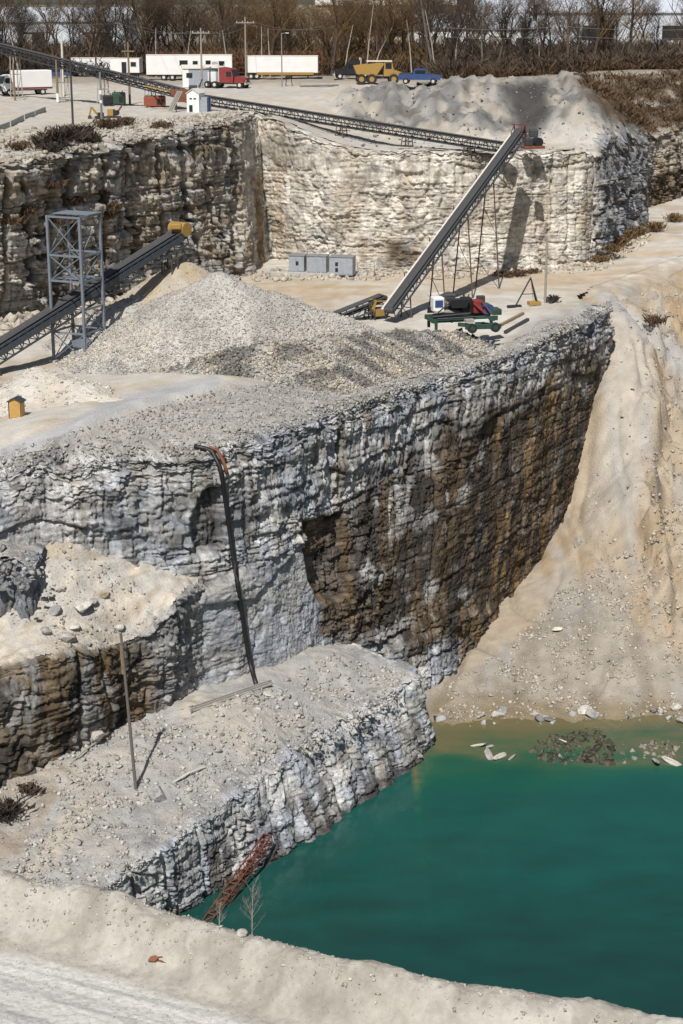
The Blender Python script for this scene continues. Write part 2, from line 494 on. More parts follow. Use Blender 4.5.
def col_up(x, y, z):
    px, py = proj(x, y, z)
    n = fbm(x * .15, y * .15, 55)
    c = mix(C_CREAM * 1.02, C_GRAV * 1.15, sst(-.3, .3, n))
    spoil = sst(-2, 3, x) * sst(203, 208, y) * (1 - sst(236, 243, y)) * (1 - sst(38, 44, x))
    c = blend(c, C_GREY * .52, spoil * (.5 + .5 * sst(-.4, .1, fbm(x * .3, y * .10, 56))))
    c = blend(c, np.array((.12, .105, .09)), spoil * sst(.12, .3, fbm(x * .8, y * .35, 61)) * .8)
    c = blend(c, C_CREAM * .9, spoil * sst(.12, .35, fbm(x * .2 + 5, y * .1, 57)) * .8)
    gul = polysd(px, py + 5 * n, [(498, 82), (548, 80), (552, 110), (532, 150), (512, 150), (515, 118)])
    c = blend(c, np.array((.055, .05, .048)), .95 * sst(-6, 8, gul))
    br = polysd(px, py + 10 * n, [(556, 76), (700, 66), (760, 140), (690, 128), (640, 140), (615, 128), (585, 100)])
    c = blend(c, np.array((.085, .055, .028)), .9 * sst(-4, 12, br) * sst(-.75, .0, fbm(x * .35, y * .25, 58)))
    c = blend(c, np.array((.17, .13, .09)), .6 * sst(262, 285, y + 8 * n))
    c = blend(c, np.array((.09, .065, .04)), .85 * sst(296, 310, y + 4 * n))
    sh = polysd(px, py + 8 * n, [(-80, 190), (-80, 135), (40, 128), (130, 120), (160, 132), (60, 160)])
    c = blend(c, np.array((.24, .19, .13)), .55 * sst(-5, 12, sh) * sst(-.1, .3, fbm(x * .5, y * .5, 59)))
    return c * var(x, y, .7, 60, .2)


def col_slope(x, y, z):
    px, py = proj(x, y, z)
    n = fbm(x * .2, y * .2, 65); n2 = fbm(x * .45, y * .12, 66)
    c = mix(C_TAN * .95, C_OCHRE * 1.0, sst(-.2, .5, n2 + .3 * n) * .6)
    chute = polysd(px, py + 8 * n, [(588, 286), (612, 292), (650, 340), (660, 385), (650, 450), (640, 520), (600, 540), (570, 560), (560, 590), (590, 480), (602, 400), (610, 340)])
    c = blend(c, C_CREAM * .95, .9 * sst(-6, 10, chute) * (1 - .5 * sst(480, 540, py)))
    edge = polysd(px, py + 4 * n, [(596, 284), (683, 345), (700, 400), (660, 355), (600, 296)])
    c = blend(c, C_GREY * 1.05, .75 * sst(-5, 5, edge))
    up = polysd(px, py + 6 * n, [(602, 284), (683, 262), (720, 320), (700, 380), (650, 320)])
    c = blend(c, C_OCHRE * 1.0, .4 * sst(-3, 12, up) * sst(-.3, .3, n2))
    fan = polysd(px, py + 14 * n, [(575, 570), (600, 600), (640, 630), (720, 672), (720, 790), (420, 790), (420, 690), (500, 650)])
    c = blend(c, mix(np.array((.31, .275, .22)), np.array((.235, .205, .16)), sst(-.2, .4, n2)), .9 * sst(-6, 14, fan))
    c = blend(c, np.array((.20, .17, .13)), .5 * sst(-49, -50, z) * (1 - sst(0, .12, np.abs(noise(x * .16 + .4 * noise(y * .1, x * .05, 9), y * .05, 27)))))
    c = blend(c, C_GREY * .9, .45 * sst(.1, .35, fbm(x * .5, y * .07, 68)))
    wet = sst(-51.25, -51.9, z + .25 * n)
    c = blend(c, np.array((.21, .155, .075)), .8 * wet)
    c = blend(c, np.array((.14, .11, .03)), sst(-51.95, -52.4, z))
    c = c * .82 + .18 * c.mean(1, keepdims=True)
    w = seam(x, y)[:, None]; c = c * (1 - w) + col_mid(x, y, z) * w
    return c * var(x, y, .9, 67, .22)


def col_low(x, y, z):
    px, py = proj(x, y, z)
    n = fbm(x * .3, y * .3, 70)
    c = mix(C_GRAV * .9, C_GREY * .92, sst(-.3, .4, n))
    c = blend(c, C_CREAM * .95, .6 * sst(0, .5, fbm(x * .15, y * .15, 71)))
    puddle = polysd(px, py + 5 * n, [(30, 860), (60, 815), (75, 800), (105, 792), (100, 808), (80, 840), (40, 878), (5, 890)])
    c = blend(c, np.array((.40, .36, .30)), .9 * sst(-2, 5, puddle))
    br = polysd(px, py + 6 * n, [(-20, 800), (0, 782), (60, 760), (100, 785), (60, 800), (20, 860), (-20, 870)])
    c = blend(c, np.array((.26, .19, .115)), .6 * sst(-5, 8, br) * sst(-.4, .3, n))
    return c * var(x, y, 1.2, 72, .2)


def col_front(x, y, z):
    by = np.interp(x, BX, BY); s = (y - by) * .93
    st = fbm((y + .42 * x) * 2.2, (x - .42 * y) * .10, 75)
    st2 = fbm((y + .5 * x) * 6., (x - .5 * y) * .15, 79)
    c = mix(np.array((.34, .335, .32)), np.array((.50, .485, .455)), sst(-.35, .35, st + .5 * st2))
    b = sst(-2.3, -1.5, s + .2 * fbm(x, y, 76))
    c = blend(c, mix(np.array((.36, .335, .29)), np.array((.285, .263, .225)), sst(-.3, .4, fbm(x * .9, y * .9, 77))), b)
    c = blend(c, np.array((.43, .41, .365)), b * sst(0, .35, fbm(x * .5 + 7, y * .4, 80)) * .8)
    c = blend(c, np.array((.30, .27, .22)), .6 * np.exp(-((s + 1.9) / .22) ** 2))
    return c * var(x, y, 3, 78, .14)


MID_POLY = offset(LIP_MID, 1.6) + [(24, 174), (26.8, 180), (33, 189), (41, 199), (60, 204), (95, 210), (95, 262), (60, 256), (45, 250), (40, 238), (36, 224), (32, 205), (28, 197), (0, 194), (-8, 200), (-16, 186), (-32, 164), (-62, 152)]
struct(sheet('ground', -62, 95, 98, 262, .38, z_mid, MID_POLY, col_mid, M_SOFT))
UP_POLY = offset(LIP_UP, 1.8) + [(150, 262), (150, 345), (-110, 345), (-110, 150)]
struct(sheet('terrain', -110, 150, 145, 345, .55, z_up, UP_POLY, col_up, M_SOFT))
SLOPE_POLY = [(-2, 80), (70, 80), (95, 120), (95, 214), (60, 207), (40, 202), (31.5, 192), (25.5, 183), (24, 174), (21, 168), (19, 150), (4, 128), (-2, 118)]
struct(sheet('hill', -2, 95, 80, 212, .26, z_slope, SLOPE_POLY, col_slope, M_SOFT))
LOW_POLY = [p for p in offset(LIP_LOW, .7)] + [(0, 122), (-4, 120), (-12, 113), (-24, 104), (-45, 98), (-45, 74)]
struct(sheet('ground', -45, 8, 68, 124, .17, z_low, LOW_POLY, col_low, M_SOFT))
struct(sheet('road', -30, 20, 30, 54, .075, z_front, None, col_front, M_SOFT))
V = []; F = []


def far_z(x, y): return np.full(x.shape, -12.9)
struct(sheet('ground', -1500, 1500, 341, 5000, 60, far_z, None, lambda x, y, z: np.full((len(x), 3), (.22, .20, .15)) * var(x, y, .01, 90, .5), M_SOFT))
# flank of the haul road down to the pond bed
fx = np.linspace(-40, 40, 161); rows = []
for k, (dy, zz) in enumerate([(-14, -27.06), (-12, -27.06)]): pass
FV = []; nrow = 24
for k in range(nrow):
    a = k / (nrow - 1)
    by = np.interp(fx, BX, BY)
    yy = by + 1.0 + a * 34; zz = -27.2 - a * 32 + .8 * fbm(fx * .3, yy * .3, 95) * min(1, a * 4)
    FV.append(np.stack([fx, yy, zz], 1))
FV = np.concatenate(FV); i = np.arange(nrow * 161).reshape(nrow, 161)
FF = np.stack([i[:-1, :-1], i[:-1, 1:], i[1:, 1:], i[1:, :-1]], -1).reshape(-1, 4)
struct(link_mesh('hill', FV, FF, M_SOFT, col=np.full((len(FV), 3), (.36, .31, .245)), smooth=True))


# ------------------------------------------------------------------ rock faces
def rock(u, z, seed, big=1., block=1., fine=1., cleft=1., bed=1.):
    """how far the broken face stands out, and the tone of each block"""
    uu = u + .22 * noise(u * .5, z * .5, seed + 1); zz = z + .3 * noise(u * .12, z * .3, seed + 2)
    d = big * (1.1 * fbm(u / 10, z / 16, seed + 3) + .45 * fbm(u / 3.5, z / 6, seed + 4))
    cl = np.abs(noise(u / 4.2, z / 22 + .2 * noise(u, z, seed), seed + 5))
    cw = 1 - sst(.0, .13, cl)
    d = d - cleft * 1.1 * cw
    tone = np.zeros(u.shape); crack = np.zeros(u.shape)
    for (h, w, a, sd) in ((2.6, 3.6, .42, 0), (1.05, 1.5, .24, 1), (.42, .7, .11, 2)):
        v = zz / h + .3 * noise(uu / 6, zz / h, seed + 20 + sd); row = np.floor(v)
        q = uu / w + h2(row, row * 0, seed + 30 + sd) * 7; c = np.floor(q)
        r = h2(row, c, seed + 40 + sd); t = h2(row, c, seed + 50 + sd); br = h2(row, row * 0 + 5, seed + 60 + sd)
        fv = v - row; fu = q - c
        e = np.minimum(np.minimum(fv, 1 - fv) * h, np.minimum(fu, 1 - fu) * w)
        d = d + bed * a * ((r - .5) * 1.2 + (br - .5) * .8 + (t - .5) * 1.1 * (fu - .5) + (r - .5) * (fv - .5))
        ck = 1 - sst(0, .07 + .04 * h, e)
        d = d - bed * a * .55 * ck
        tone = tone + (t - .5) * (.5, .6, .5)[sd]; crack = np.maximum(crack, ck * (.7, .55, .4)[sd])
    for (s, a, sd) in ((1.9, .40, 0), (.8, .28, 1), (.36, .19, 2), (.17, .10, 3)):
        ro = (-.3, .0, .12, -.1)[sd]; ua = (uu + ro * zz) / (s * (1., 1.1, 1.5, 1.9)[sd]); za = (zz - ro * uu) / (s * (.95, .75, .6, .7)[sd])
        f1, f2, r, q, t, dx, dy = voro(ua, za, seed + 70 + 7 * sd, .95, .75)
        brk = sst(-.3, .35, fbm(u / (6., 3.5, 3., 2.)[sd] + 31 * sd, z / 3., seed + 95 + sd, 2)); a = a * (block * (.5 + brk) if sd < 2 else (max(block, .55) if block > .15 else block * 1.6) * (.12 + 1.15 * brk))
        d = d + a * ((r - .5) * 1.0 + (q - .5) * 2.3 * dx + (t - .62) * 1.9 * dy)
        ck = 1 - sst(0, .10, f2 - f1)
        d = d - a * .3 * ck
        tone = tone + (q - .5) * (.5, .7, .6, .45)[sd] * (.5 + .6 * brk); crack = np.maximum(crack, ck * (.6, .5, .38, .22)[sd] * (.3 + .8 * brk))
    for (h, a, sd) in ((1.7, .16, 0), (.63, .07, 1)):
        v = z / h + .16 * noise(u / 9, z / 5, seed + 80 + sd) + .05 * noise(u / 1.5, z, seed + 82); fv = np.abs(v - np.round(v)) * h
        on = sst(-.25, .15, noise(u / 6, np.round(v) * 3.7, seed + 84 + sd))
        ck = (1 - sst(.02, .10, fv)) * on
        d = d - bed * a * ck; crack = np.maximum(crack, ck * .75)
        d = d + bed * a * .9 * (h2(np.round(v - .5), u * 0, seed + 86 + sd) - .5)
    d = d + fine * .06 * fbm(u * 3.5, z * 3.5, seed + 90, 3)
    return d, tone, crack, cw


def resample(P, du):
    P = np.array(P, float); s = np.concatenate([[0], np.cumsum(np.linalg.norm(np.diff(P[:, :2], axis=0), axis=1))])
    return P, s


def smooth1(a, k):
    if k < 2: return a
    ker = np.hanning(k + 2)[1:-1]; ker /= ker.sum()
    p = np.pad(a, ((k, k), (0, 0)), mode='edge')
    return np.stack([np.convolve(p[:, j], ker, 'same')[k:-k] for j in range(a.shape[1])], 1)


def cliff(name, top, foot, du, dv, dispf, colf, gz, gcol, apron=4., round_=1.5, below=1.2, m=None, lipdrop=.5):
    top, s = resample(top, du); foot = np.array(foot, float)
    n = int(s[-1] / du); u = np.linspace(0, s[-1], n)
    T = np.stack([np.interp(u, s, top[:, k]) for k in range(3)], 1); Fo = np.stack([np.interp(u, s, foot[:, k]) for k in range(3)], 1)
    k = max(2, int(round_ / du)); T = smooth1(T, k); Fo = smooth1(Fo, k)
    t = np.gradient(T[:, :2] + Fo[:, :2], axis=0); t = smooth1(t, max(2, int(2.5 / du))); t /= np.linalg.norm(t, axis=1)[:, None]
    nrm = np.stack([t[:, 1], -t[:, 0]], 1)
    H = np.max(T[:, 2] - Fo[:, 2]) + below; nf = int(H / dv); na = max(4, int(apron / (dv * 2.2)))
    a = np.concatenate([np.linspace(1, 0, na, endpoint=False), np.zeros(nf)])        # 1 at the back of the apron
    f = np.concatenate([np.zeros(na), np.linspace(0, 1 + below / H, nf)])
    A, U = np.meshgrid(a, u, indexing='ij'); Fq = np.meshgrid(f, u, indexing='ij')[0]
    P = T[None] * (1 - Fq[..., None]) + Fo[None] * Fq[..., None]
    P[..., :2] -= (A * apron)[..., None] * nrm[None]
    x, y, z = (P[..., j].ravel() for j in range(3)); uf = U.ravel(); af = A.ravel(); ff = Fq.ravel()
    px, py = proj(x, y, z)
    d, tone, crack, cw = dispf(uf, z, x, y, px, py)
    d = d * (1 - af) ** .7
    nn = np.broadcast_to(nrm[None], P.shape[:2] + (2,)).reshape(-1, 2)
    x = x + d * nn[:, 0]; y = y + d * nn[:, 1]
    zg = gz(x, y)
    f1, f2, r, q, tt, dx, dy = voro(uf / .8, (af * apron + z) / .8, 333)
    lip = -lipdrop * .9 * np.maximum(0, fbm(uf / 2.2, uf * 0, 334) + .25) - .12 * (r - .3) * sst(.5, .0, af)
    zz = zg + .03 + np.where(af > 0, lip * (1 - af) ** 2 + .08 * (r - .5) * (1 - af) - .35 * sst(.6, 1., af), 0)
    face = af <= 0
    ztop = z + (lip + zg - z) * np.clip(1 - ff * 4, 0, 1) * 1.0
    z = np.where(face, np.where(ff < .25, ztop, z), zz)
    c = np.clip(colf(uf, z, x, y, px, py, tone, crack, cw, ff), .012, .85)
    gc = gcol(x, y, z)
    w = np.clip(sst(.0, .45, af + .25 * (tone * .5)), 0, 1)
    c = c * (1 - w[:, None]) + gc * w[:, None]
    i = np.arange(len(a) * n).reshape(len(a), n)
    F = np.stack([i[:-1, :-1], i[1:, :-1], i[1:, 1:], i[:-1, 1:]], -1).reshape(-1, 4)
    return link_mesh(name, np.stack([x, y, z], 1), F, m or M_ROCK, col=c, smooth=False)


def streak(u, z, seed, f=1.): return .7 * fbm(u * .32 * f, z * .09 * f, seed, 3) + .5 * fbm(u * 1.1, z * .07, seed + 5, 3)


def grain(tone, crack, a=.34, b=.5): return np.clip((1 + a * tone) * (1 - b * crack), .15, 1.9)[:, None]


# upper faces
def d_up(u, z, x, y, px, py):
    left = 1 - sst(236, 250, px); right = sst(592, 606, px)
    d1, t, c, cw = rock(u, z, 100, .9, .6, 1., 1.2, 1.05)
    d2, t2, c2, cw2 = rock(u, z, 200, .4, .2, .8, .25, .42)
    k = np.maximum(left, right)
    return d1 * k + d2 * (1 - k), t, c * (.5 + .5 * k), cw * k


def c_up(u, z, x, y, px, py, tone, crack, cw, ff):
    n = fbm(u * .2, z * .2, 110); st = streak(u, z, 111)
    left = 1 - sst(232, 252, px); right = sst(592, 606, px); mid = np.clip(1 - left - right, 0, 1)
    cm = mix(C_WHITE * 1.12, C_CREAM * 1.02, sst(-.3, .4, n))
    cm = blend(cm, C_TAN, .5 * sst(.1, .5, st))
    cm = blend(cm, C_OCHRE * .8, .9 * sst(-4, 12, polysd(px, py + 8 * n, [(246, 170), (275, 165), (282, 200), (285, 255), (262, 268), (246, 268)])) * sst(-.25, .25, st))
    cm = blend(cm, C_BROWN * 1.2, .8 * sst(-4, 8, polysd(px, py + 8 * n, [(385, 240), (420, 236), (425, 268), (385, 272)])) * sst(-.3, .2, n))
    cm = blend(cm, C_GREY, .5 * sst(.2, .5, fbm(u * .5, z * .3, 112)))
    cl = mix(C_CREAM * .98, C_GREY * 1.15, sst(-.3, .35, n))
    cl = blend(cl, C_TAN * .8, .5 * sst(0, .5, fbm(u * .35, z * .25, 113)))
    cl = blend(cl, C_DARK * 2., .7 * sst(.16, .46, st))
    cl = blend(cl, C_DARK, .8 * cw)
    cl = blend(cl, np.array((.17, .12, .06)), .55 * sst(.05, .4, fbm(u * .3 + 9, z * .5, 114)))
    cr = mix(C_GREY * .85, C_BLUE, sst(-.3, .3, n)); cr = blend(cr, C_DARK * 1.4, .6 * sst(.1, .4, st) + .4 * cw)  # side wall turned from the sun: its shade put into the colour
    fr = sst(640, 655, px)
    cr = blend(cr, mix(C_CREAM * .8, C_OCHRE * .7, sst(.0, .4, st)), fr)
    cr = blend(cr, C_BROWN, .8 * fr * sst(-22.5, -24.5, z + 2 * n))
    c = cm * mid[:, None] + cl * left[:, None] + cr * right[:, None]
    return c * 1.08 * grain(tone, crack, .48, .55)


struct(cliff('cliff', LIP_UP, FOOT_UP, .115, .105, d_up, c_up, z_up, col_up, apron=4.5, round_=1.2, lipdrop=.7))

# middle face above the pond
FOOT_MID = [(-48, 95, -53), (-27, 95, -53), (-21.5, 97.5, -53), (-17.5, 101.5, -53), (-12.5, 107, -53), (-6.2, 110.6, -53), (-3.6, 113.3, -53), (-.9, 116.6, -53), (3, 119.5, -53), (7.2, 122.5, -53), (14.5, 137.5, -53), (20.5, 149, -53), (24.6, 157.5, -53)]
EXT = [(24.5, 163, -28.8), (22.5, 170, -29)]; EXF = [(24.8, 164, -53), (22.5, 171, -53)]


def d_mid(u, z, x, y, px, py):
    d, t, c, cw = rock(u, z, 300, .36, .34, .8, .2, .62)
    ds, ts, cs, cws = rock(u, z, 400, .3, .14, .8, .1, .14)
    n = fbm(u * .3, z * .3, 301)
    slab = sst(-4, 6, polysd(px, py + 5 * n, [(195, 585), (225, 575), (300, 545), (318, 600), (322, 668), (265, 690), (150, 720), (130, 700), (140, 640), (178, 606)]))
    d = d * (1 - slab) + (ds * 1.0 + .3 + .9 * sst(250, 190, px)) * slab; t = t * (1 - slab) + .5 * ts * slab; c = c * (1 - .75 * slab); cw = cw * (1 - slab)
    brn = .55 * sst(-8, 16, polysd(px, py + 14 * n, [(420, 500), (530, 420), (612, 372), (600, 430), (560, 570), (510, 630), (400, 610), (370, 540)]))
    d = d * (1 - brn) + (ds * 1.2) * brn
    cave = sst(-2, 7, polysd(px, py + 4 * n, [(300, 522), (345, 510), (352, 560), (345, 598), (318, 605), (305, 580)]))
    d = d - .95 * cave
    notch = sst(-2, 6, polysd(px, py + 3 * n, [(205, 505), (222, 500), (226, 548), (196, 556), (188, 530)]))
    d = d - 0.8 * notch
    bulge = sst(0, 14, polysd(px, py, [(385, 640), (430, 610), (500, 600), (520, 650), (420, 720), (380, 690)]))
    d = d + .5 * bulge
    step = sst(0, 3, polysd(px, py + 2 * n, [(330, 400), (326, 470), (318, 520), (250, 600), (150, 600), (150, 400)]))
    return d + .35 * step, t, c, cw


def c_mid(u, z, x, y, px, py, tone, crack, cw, ff):
    n = fbm(u * .22, z * .22, 310); st = streak(u, z, 311); st2 = streak(u, z, 312, 1.5)
    c = mix(C_GREY * 1.32, C_BLUE * 1.38, sst(-.3, .35, n))
    c = blend(c, C_CREAM * .8, .55 * sst(.0, .45, fbm(u * .5, z * .4, 313)))
    c = blend(c, C_DARK * 2., .5 * sst(.15, .45, st2))
    brown = sst(-14, 14, polysd(px, py + 26 * n, [(350, 500), (430, 455), (500, 415), (612, 362), (612, 400), (570, 570), (510, 640), (440, 655), (385, 645), (330, 640), (318, 600), (345, 580)]))
    bc = mix(C_BROWN * 1.05, C_DARK * 1.25, sst(-.25, .25, st)); bc = blend(bc, C_OCHRE * .72, .9 * sst(.02, .3, st2) * sst(430, 490, px)); bc = bc * .9
    c = blend(c, bc, brown * sst(-.8, -.4, st + .35 * n + .25 * sst(460, 520, px)))
    c = blend(c, C_GREY * 1.05, .75 * brown * sst(.2, .5, fbm(u * .3 + 3, z * .35, 314) + .12 * sst(460, 400, px)) * (1 - .7 * sst(470, 540, px)))
    drip = sst(-10, 30, polysd(px, py, [(300, 440), (600, 330), (612, 400), (430, 520), (300, 560)]))
    c = blend(c, C_BROWN * 1.3, .6 * drip * sst(.14, .36, fbm(u * .8, z * .05, 315, 3)))
    bedt = fbm(u * .05, z * 1.1, 316, 3); c = c * (1 + .28 * bedt)[:, None]
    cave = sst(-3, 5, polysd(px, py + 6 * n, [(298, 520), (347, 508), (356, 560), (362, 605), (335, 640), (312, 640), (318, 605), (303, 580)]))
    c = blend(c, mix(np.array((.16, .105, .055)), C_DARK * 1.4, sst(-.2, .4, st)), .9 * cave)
    low = sst(-6, 12, polysd(px, py + 9 * n, [(-60, 640), (30, 600), (60, 650), (140, 636), (172, 620), (150, 700), (130, 725), (-60, 800)]))
    lc = mix(C_BROWN * 1.3, C_DARK * 1.3, sst(-.15, .3, st)); lc = blend(lc, C_OCHRE * .8, .8 * sst(.1, .35, st2)); lc = blend(lc, C_TAN * .55, .6 * sst(.1, .4, n))
    c = blend(c, lc, .93 * low)
    slab = sst(-4, 6, polysd(px, py + 5 * n, [(195, 585), (225, 575), (300, 545), (318, 600), (322, 668), (265, 690), (150, 720), (140, 700), (150, 640), (178, 606)]))
    c = blend(c, mix(C_GREY * 1.05, C_BLUE * 1.25, sst(-.2, .4, n)), .9 * slab)
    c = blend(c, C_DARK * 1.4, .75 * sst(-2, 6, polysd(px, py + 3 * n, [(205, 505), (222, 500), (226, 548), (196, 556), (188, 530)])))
    return c * 1.12 * grain(tone, crack, .58, .62)


struct(cliff('cliff', LIP_MID + EXT, FOOT_MID + EXF, .07, .07, d_mid, c_mid, z_mid, col_mid, apron=4., round_=.8, lipdrop=.5))


# lower bench face
def d_low(u, z, x, y, px, py):
    d, t, c, cw = rock(u, z, 500, .22, .3, .8, .25, .42)
    return d, t, c, cw


def c_low(u, z, x, y, px, py, tone, crack, cw, ff):
    n = fbm(u * .3, z * .3, 510); st = streak(u, z, 511, 1.6)
    c = mix(C_GREY * 1.6, C_BLUE * 1.75, sst(-.3, .3, n))
    c = blend(c, C_DARK * 1.6, .85 * sst(-.12, .2, st) * sst(.2, .5, ff + .3 * n))
    c = blend(c, C_BROWN * 1.3, .5 * sst(.1, .4, fbm(u * .6, z * .2, 512)) * sst(.2, .5, ff))
    c = blend(c, C_WHITE * .8, .6 * sst(.15, .45, fbm(u * .5 + 4, z * .5, 513)) * sst(300, 330, px))
    c = blend(c, C_DARK * .9, .7 * sst(-51.2, -51.9, z))
    return c * grain(tone, crack, .5, .6)


struct(cliff('cliff', LIP_LOW, FOOT_LOW, .07, .07, d_low, c_low, z_low, col_low, apron=2.2, round_=.9, below=.8, lipdrop=.1))

# debris ramp halfway down the middle face, with its own broken front
RAMP_F = [(-40, 91, -39.2), at(-30, 674, -39.1), at(20, 668, -39), at(60, 660, -38.9), at(100, 656, -39.5), at(130, 647, -39.9), at(152, 631, -39.3), at(176, 612, -38.2), (-9.2, 108.5, -37.8)]
RAMP_FF = [(-40, 90.5, -46.5), at(-30, 800, -45.5), at(20, 776, -45.4), at(60, 755, -45.3), at(100, 738, -45.3), at(130, 722, -45.3), at(152, 714, -45.3), at(176, 706, -45.3), (-9, 109, -46)]
z_ramp0 = rbf([tuple(p) for p in RAMP_F] + W([(40, 528, -33.2), (70, 534, -33.7), (105, 554, -35.2), (138, 578, -36.7), (0, 522, -32.9), (30, 580, -35.8), (75, 590, -36.5)])
              + [(-40, 106, -33)], 2.5)


def z_ramp(x, y):
    f1, f2, r, q, t, dx, dy = voro(x * .8, y * .8, 601)
    return z_ramp0(x, y) + .1 * fbm(x * .5, y * .5, 602) + .25 * fbm((x - .9 * y) * .8, (x + y) * .08, 609) + .12 * (r > .6) * np.maximum(0, .55 - f1) + .05 * fbm(x * 3, y * 3, 603)


def col_ramp(x, y, z):
    n = fbm(x * .5, y * .5, 605)
    c = mix(C_CREAM * 1.15, C_GRAV * 1.1, sst(-.3, .3, n))
    c = blend(c, C_TAN * .75, .55 * sst(.05, .35, fbm((x - y) * .9, (x + y) * .12, 608)))
    return blend(c, C_GRAV, .5 * sst(0, .4, fbm(x * .9, y * .2, 606))) * var(x, y, 1.5, 607, .25)


struct(sheet('hill', -40, -8, 88, 120, .15, z_ramp, offset(RAMP_F, .6) + [(-8, 118), (-40, 116)], col_ramp, M_SOFT))


def d_ramp(u, z, x, y, px, py):
    d, t, c, cw = rock(u, z, 700, .25, .34, .8, .3, .5)
    return d, t, c, cw


def c_ramp(u, z, x, y, px, py, tone, crack, cw, ff):
    n = fbm(u * .3, z * .3, 710); st = streak(u, z, 711); st2 = streak(u, z, 712, 1.4)
    c = mix(C_BROWN * 1.5, C_DARK * 1.2, sst(-.2, .2, st)); c = blend(c, C_OCHRE * .62, .7 * sst(.15, .4, st2)); c = blend(c, C_TAN * .6, .7 * sst(.0, .3, n)); c = blend(c, C_GREY * .9, .8 * sst(.08, .3, fbm(u * .7, z * .1, 715)))
    c = blend(c, C_GREY, .6 * sst(.25, .5, fbm(u * .5, z * .3, 713)))
    g = sst(128, 165, px + 14 * n - .25 * (py - 640))
    c = blend(c, mix(C_GREY * 1.15, C_BLUE * 1.2, sst(-.2, .4, n)), .85 * g)
    return c * grain(tone, crack, .35, .5)


struct(cliff('cliff', RAMP_F, RAMP_FF, .085, .08, d_ramp, c_ramp, z_ramp, col_ramp, apron=1.8, round_=.6, below=1.5, lipdrop=.3))
# buttress on the left of the ramp: shaded blue face and lit pale top painted in
BUT_T = [(-40, 90, -33.2), (-31, 92, -33), at(-20, 556, -33.4), at(18, 552, -33.8), at(36, 570, -34.4), at(46, 545, -34), (-22, 108, -33.8)]
BUT_F = [(-40, 87, -47), (-30.5, 89.8, -47), (-25.0, 91.8, -47), (-21.6, 94.2, -47), (-20.0, 97.4, -47), (-19.6, 101, -47), (-21.5, 108, -47)]
z_but0 = rbf([tuple(p) for p in BUT_T] + [(-40, 105, -31), (-30, 106, -31)], 1.5)
def z_but(x, y): return z_but0(x, y) + .25 * fbm(x * .6, y * .6, 720)


def c_but(u, z, x, y, px, py, tone, crack, cw, ff):
    c = c_ramp(u, z, x, y, px, py, tone, crack, cw, ff)
    return blend(c, (C_BLUE * 1.05) * grain(tone, crack), .85 * sst(640, 600, py + 20 * fbm(u * .4, z * .4, 721)))  # blue grey of the shaded face put into the colour


struct(cliff('cliff', BUT_T, BUT_F, .085, .08, d_ramp, c_but, z_but, lambda x, y, z: (C_GRAV * .9) * var(x, y, 1.2, 722, .35), apron=3., round_=.6, below=.8, lipdrop=.4))

# ------------------------------------------------------------------ pond
m, nt, b = nmat('quarry_pond_water')
a_ = nd(nt, 'ShaderNodeAttribute', attribute_name='Col'); nt.links.new(a_.outputs['Color'], b.inputs['Base Color'])
b.inputs['Roughness'].default_value = .09; b.inputs['Specular IOR Level'].default_value = .3; b.inputs['IOR'].default_value = 1.33
tc = nd(nt, 'ShaderNodeTexCoord'); mp = nd(nt, 'ShaderNodeMapping'); mp.inputs['Scale'].default_value = (1.0, .45, 1)
nt.links.new(tc.outputs['Object'], mp.inputs[0])
n1 = nd(nt, 'ShaderNodeTexNoise'); n1.inputs['Scale'].default_value = 1.6; n1.inputs['Detail'].default_value = 5
nt.links.new(mp.outputs[0], n1.inputs['Vector'])
bp = nd(nt, 'ShaderNodeBump'); bp.inputs['Distance'].default_value = .06; bp.inputs['Strength'].default_value = .55
nt.links.new(n1.outputs['Fac'], bp.inputs['Height']); nt.links.new(bp.outputs[0], b.inputs['Normal'])
M_WATER = m


def col_water(x, y, z):
    dep = np.maximum(0, WL - z_slope0(x, y) - .02) * sst(4.5, 6.5, x + .25 * fbm(x, y, 801))
    dep = np.maximum(.05, dep * (1 + .5 * fbm(x * .13, y * .2, 803)) + .5 * fbm(x * .2 + 9, y * .35, 804) * sst(0, .5, dep))
    dep = np.where(x < 5, 6, dep)
    n = fbm(x * .25, y * .5, 800)
    dep = dep * 1.35
    shal = mix(np.array((.15, .122, .058)), np.array((.06, .115, .04)), sst(.1, .9, dep + .25 * n))
    deep = mix(np.array((.0004, .070, .058)), np.array((.0004, .040, .036)), np.clip(sst(108, 75, y + 8 * n) + .35 * fbm(x * .12, y * .3, 802), 0, 1))
    c = shal * np.exp(-1.15 * dep)[:, None] + deep * (1 - np.exp(-1.15 * dep))[:, None]
    return c


struct(sheet('water', -40, 75, 60, 124, .35, lambda x, y: np.full(x.shape, WL), None, col_water, M_WATER))
# ------------------------------------------------------------------ loose stone
bpy.context.view_layer.update()
DG = bpy.context.evaluated_depsgraph_get()


def cast(px, py):
    """the ground or rock first met along a line of sight, and which way it faces"""
    ok, loc, nor, i, ob, mx_ = scene.ray_cast(DG, Vector((0, 0, 0)), Vector(ray(px, py)))
    return (loc, nor) if ok else (Vector(at_d(px, py, 300)), Vector((0, 0, 1)))


CUBE_V = np.array([[i, j, k] for k in (-1, 1) for j in (-1, 1) for i in (-1, 1)], float) * .5
CUBE_F = np.array([(0, 2, 3, 1), (4, 5, 7, 6), (0, 1, 5, 4), (2, 6, 7, 3), (0, 4, 6, 2), (1, 3, 7, 5)])


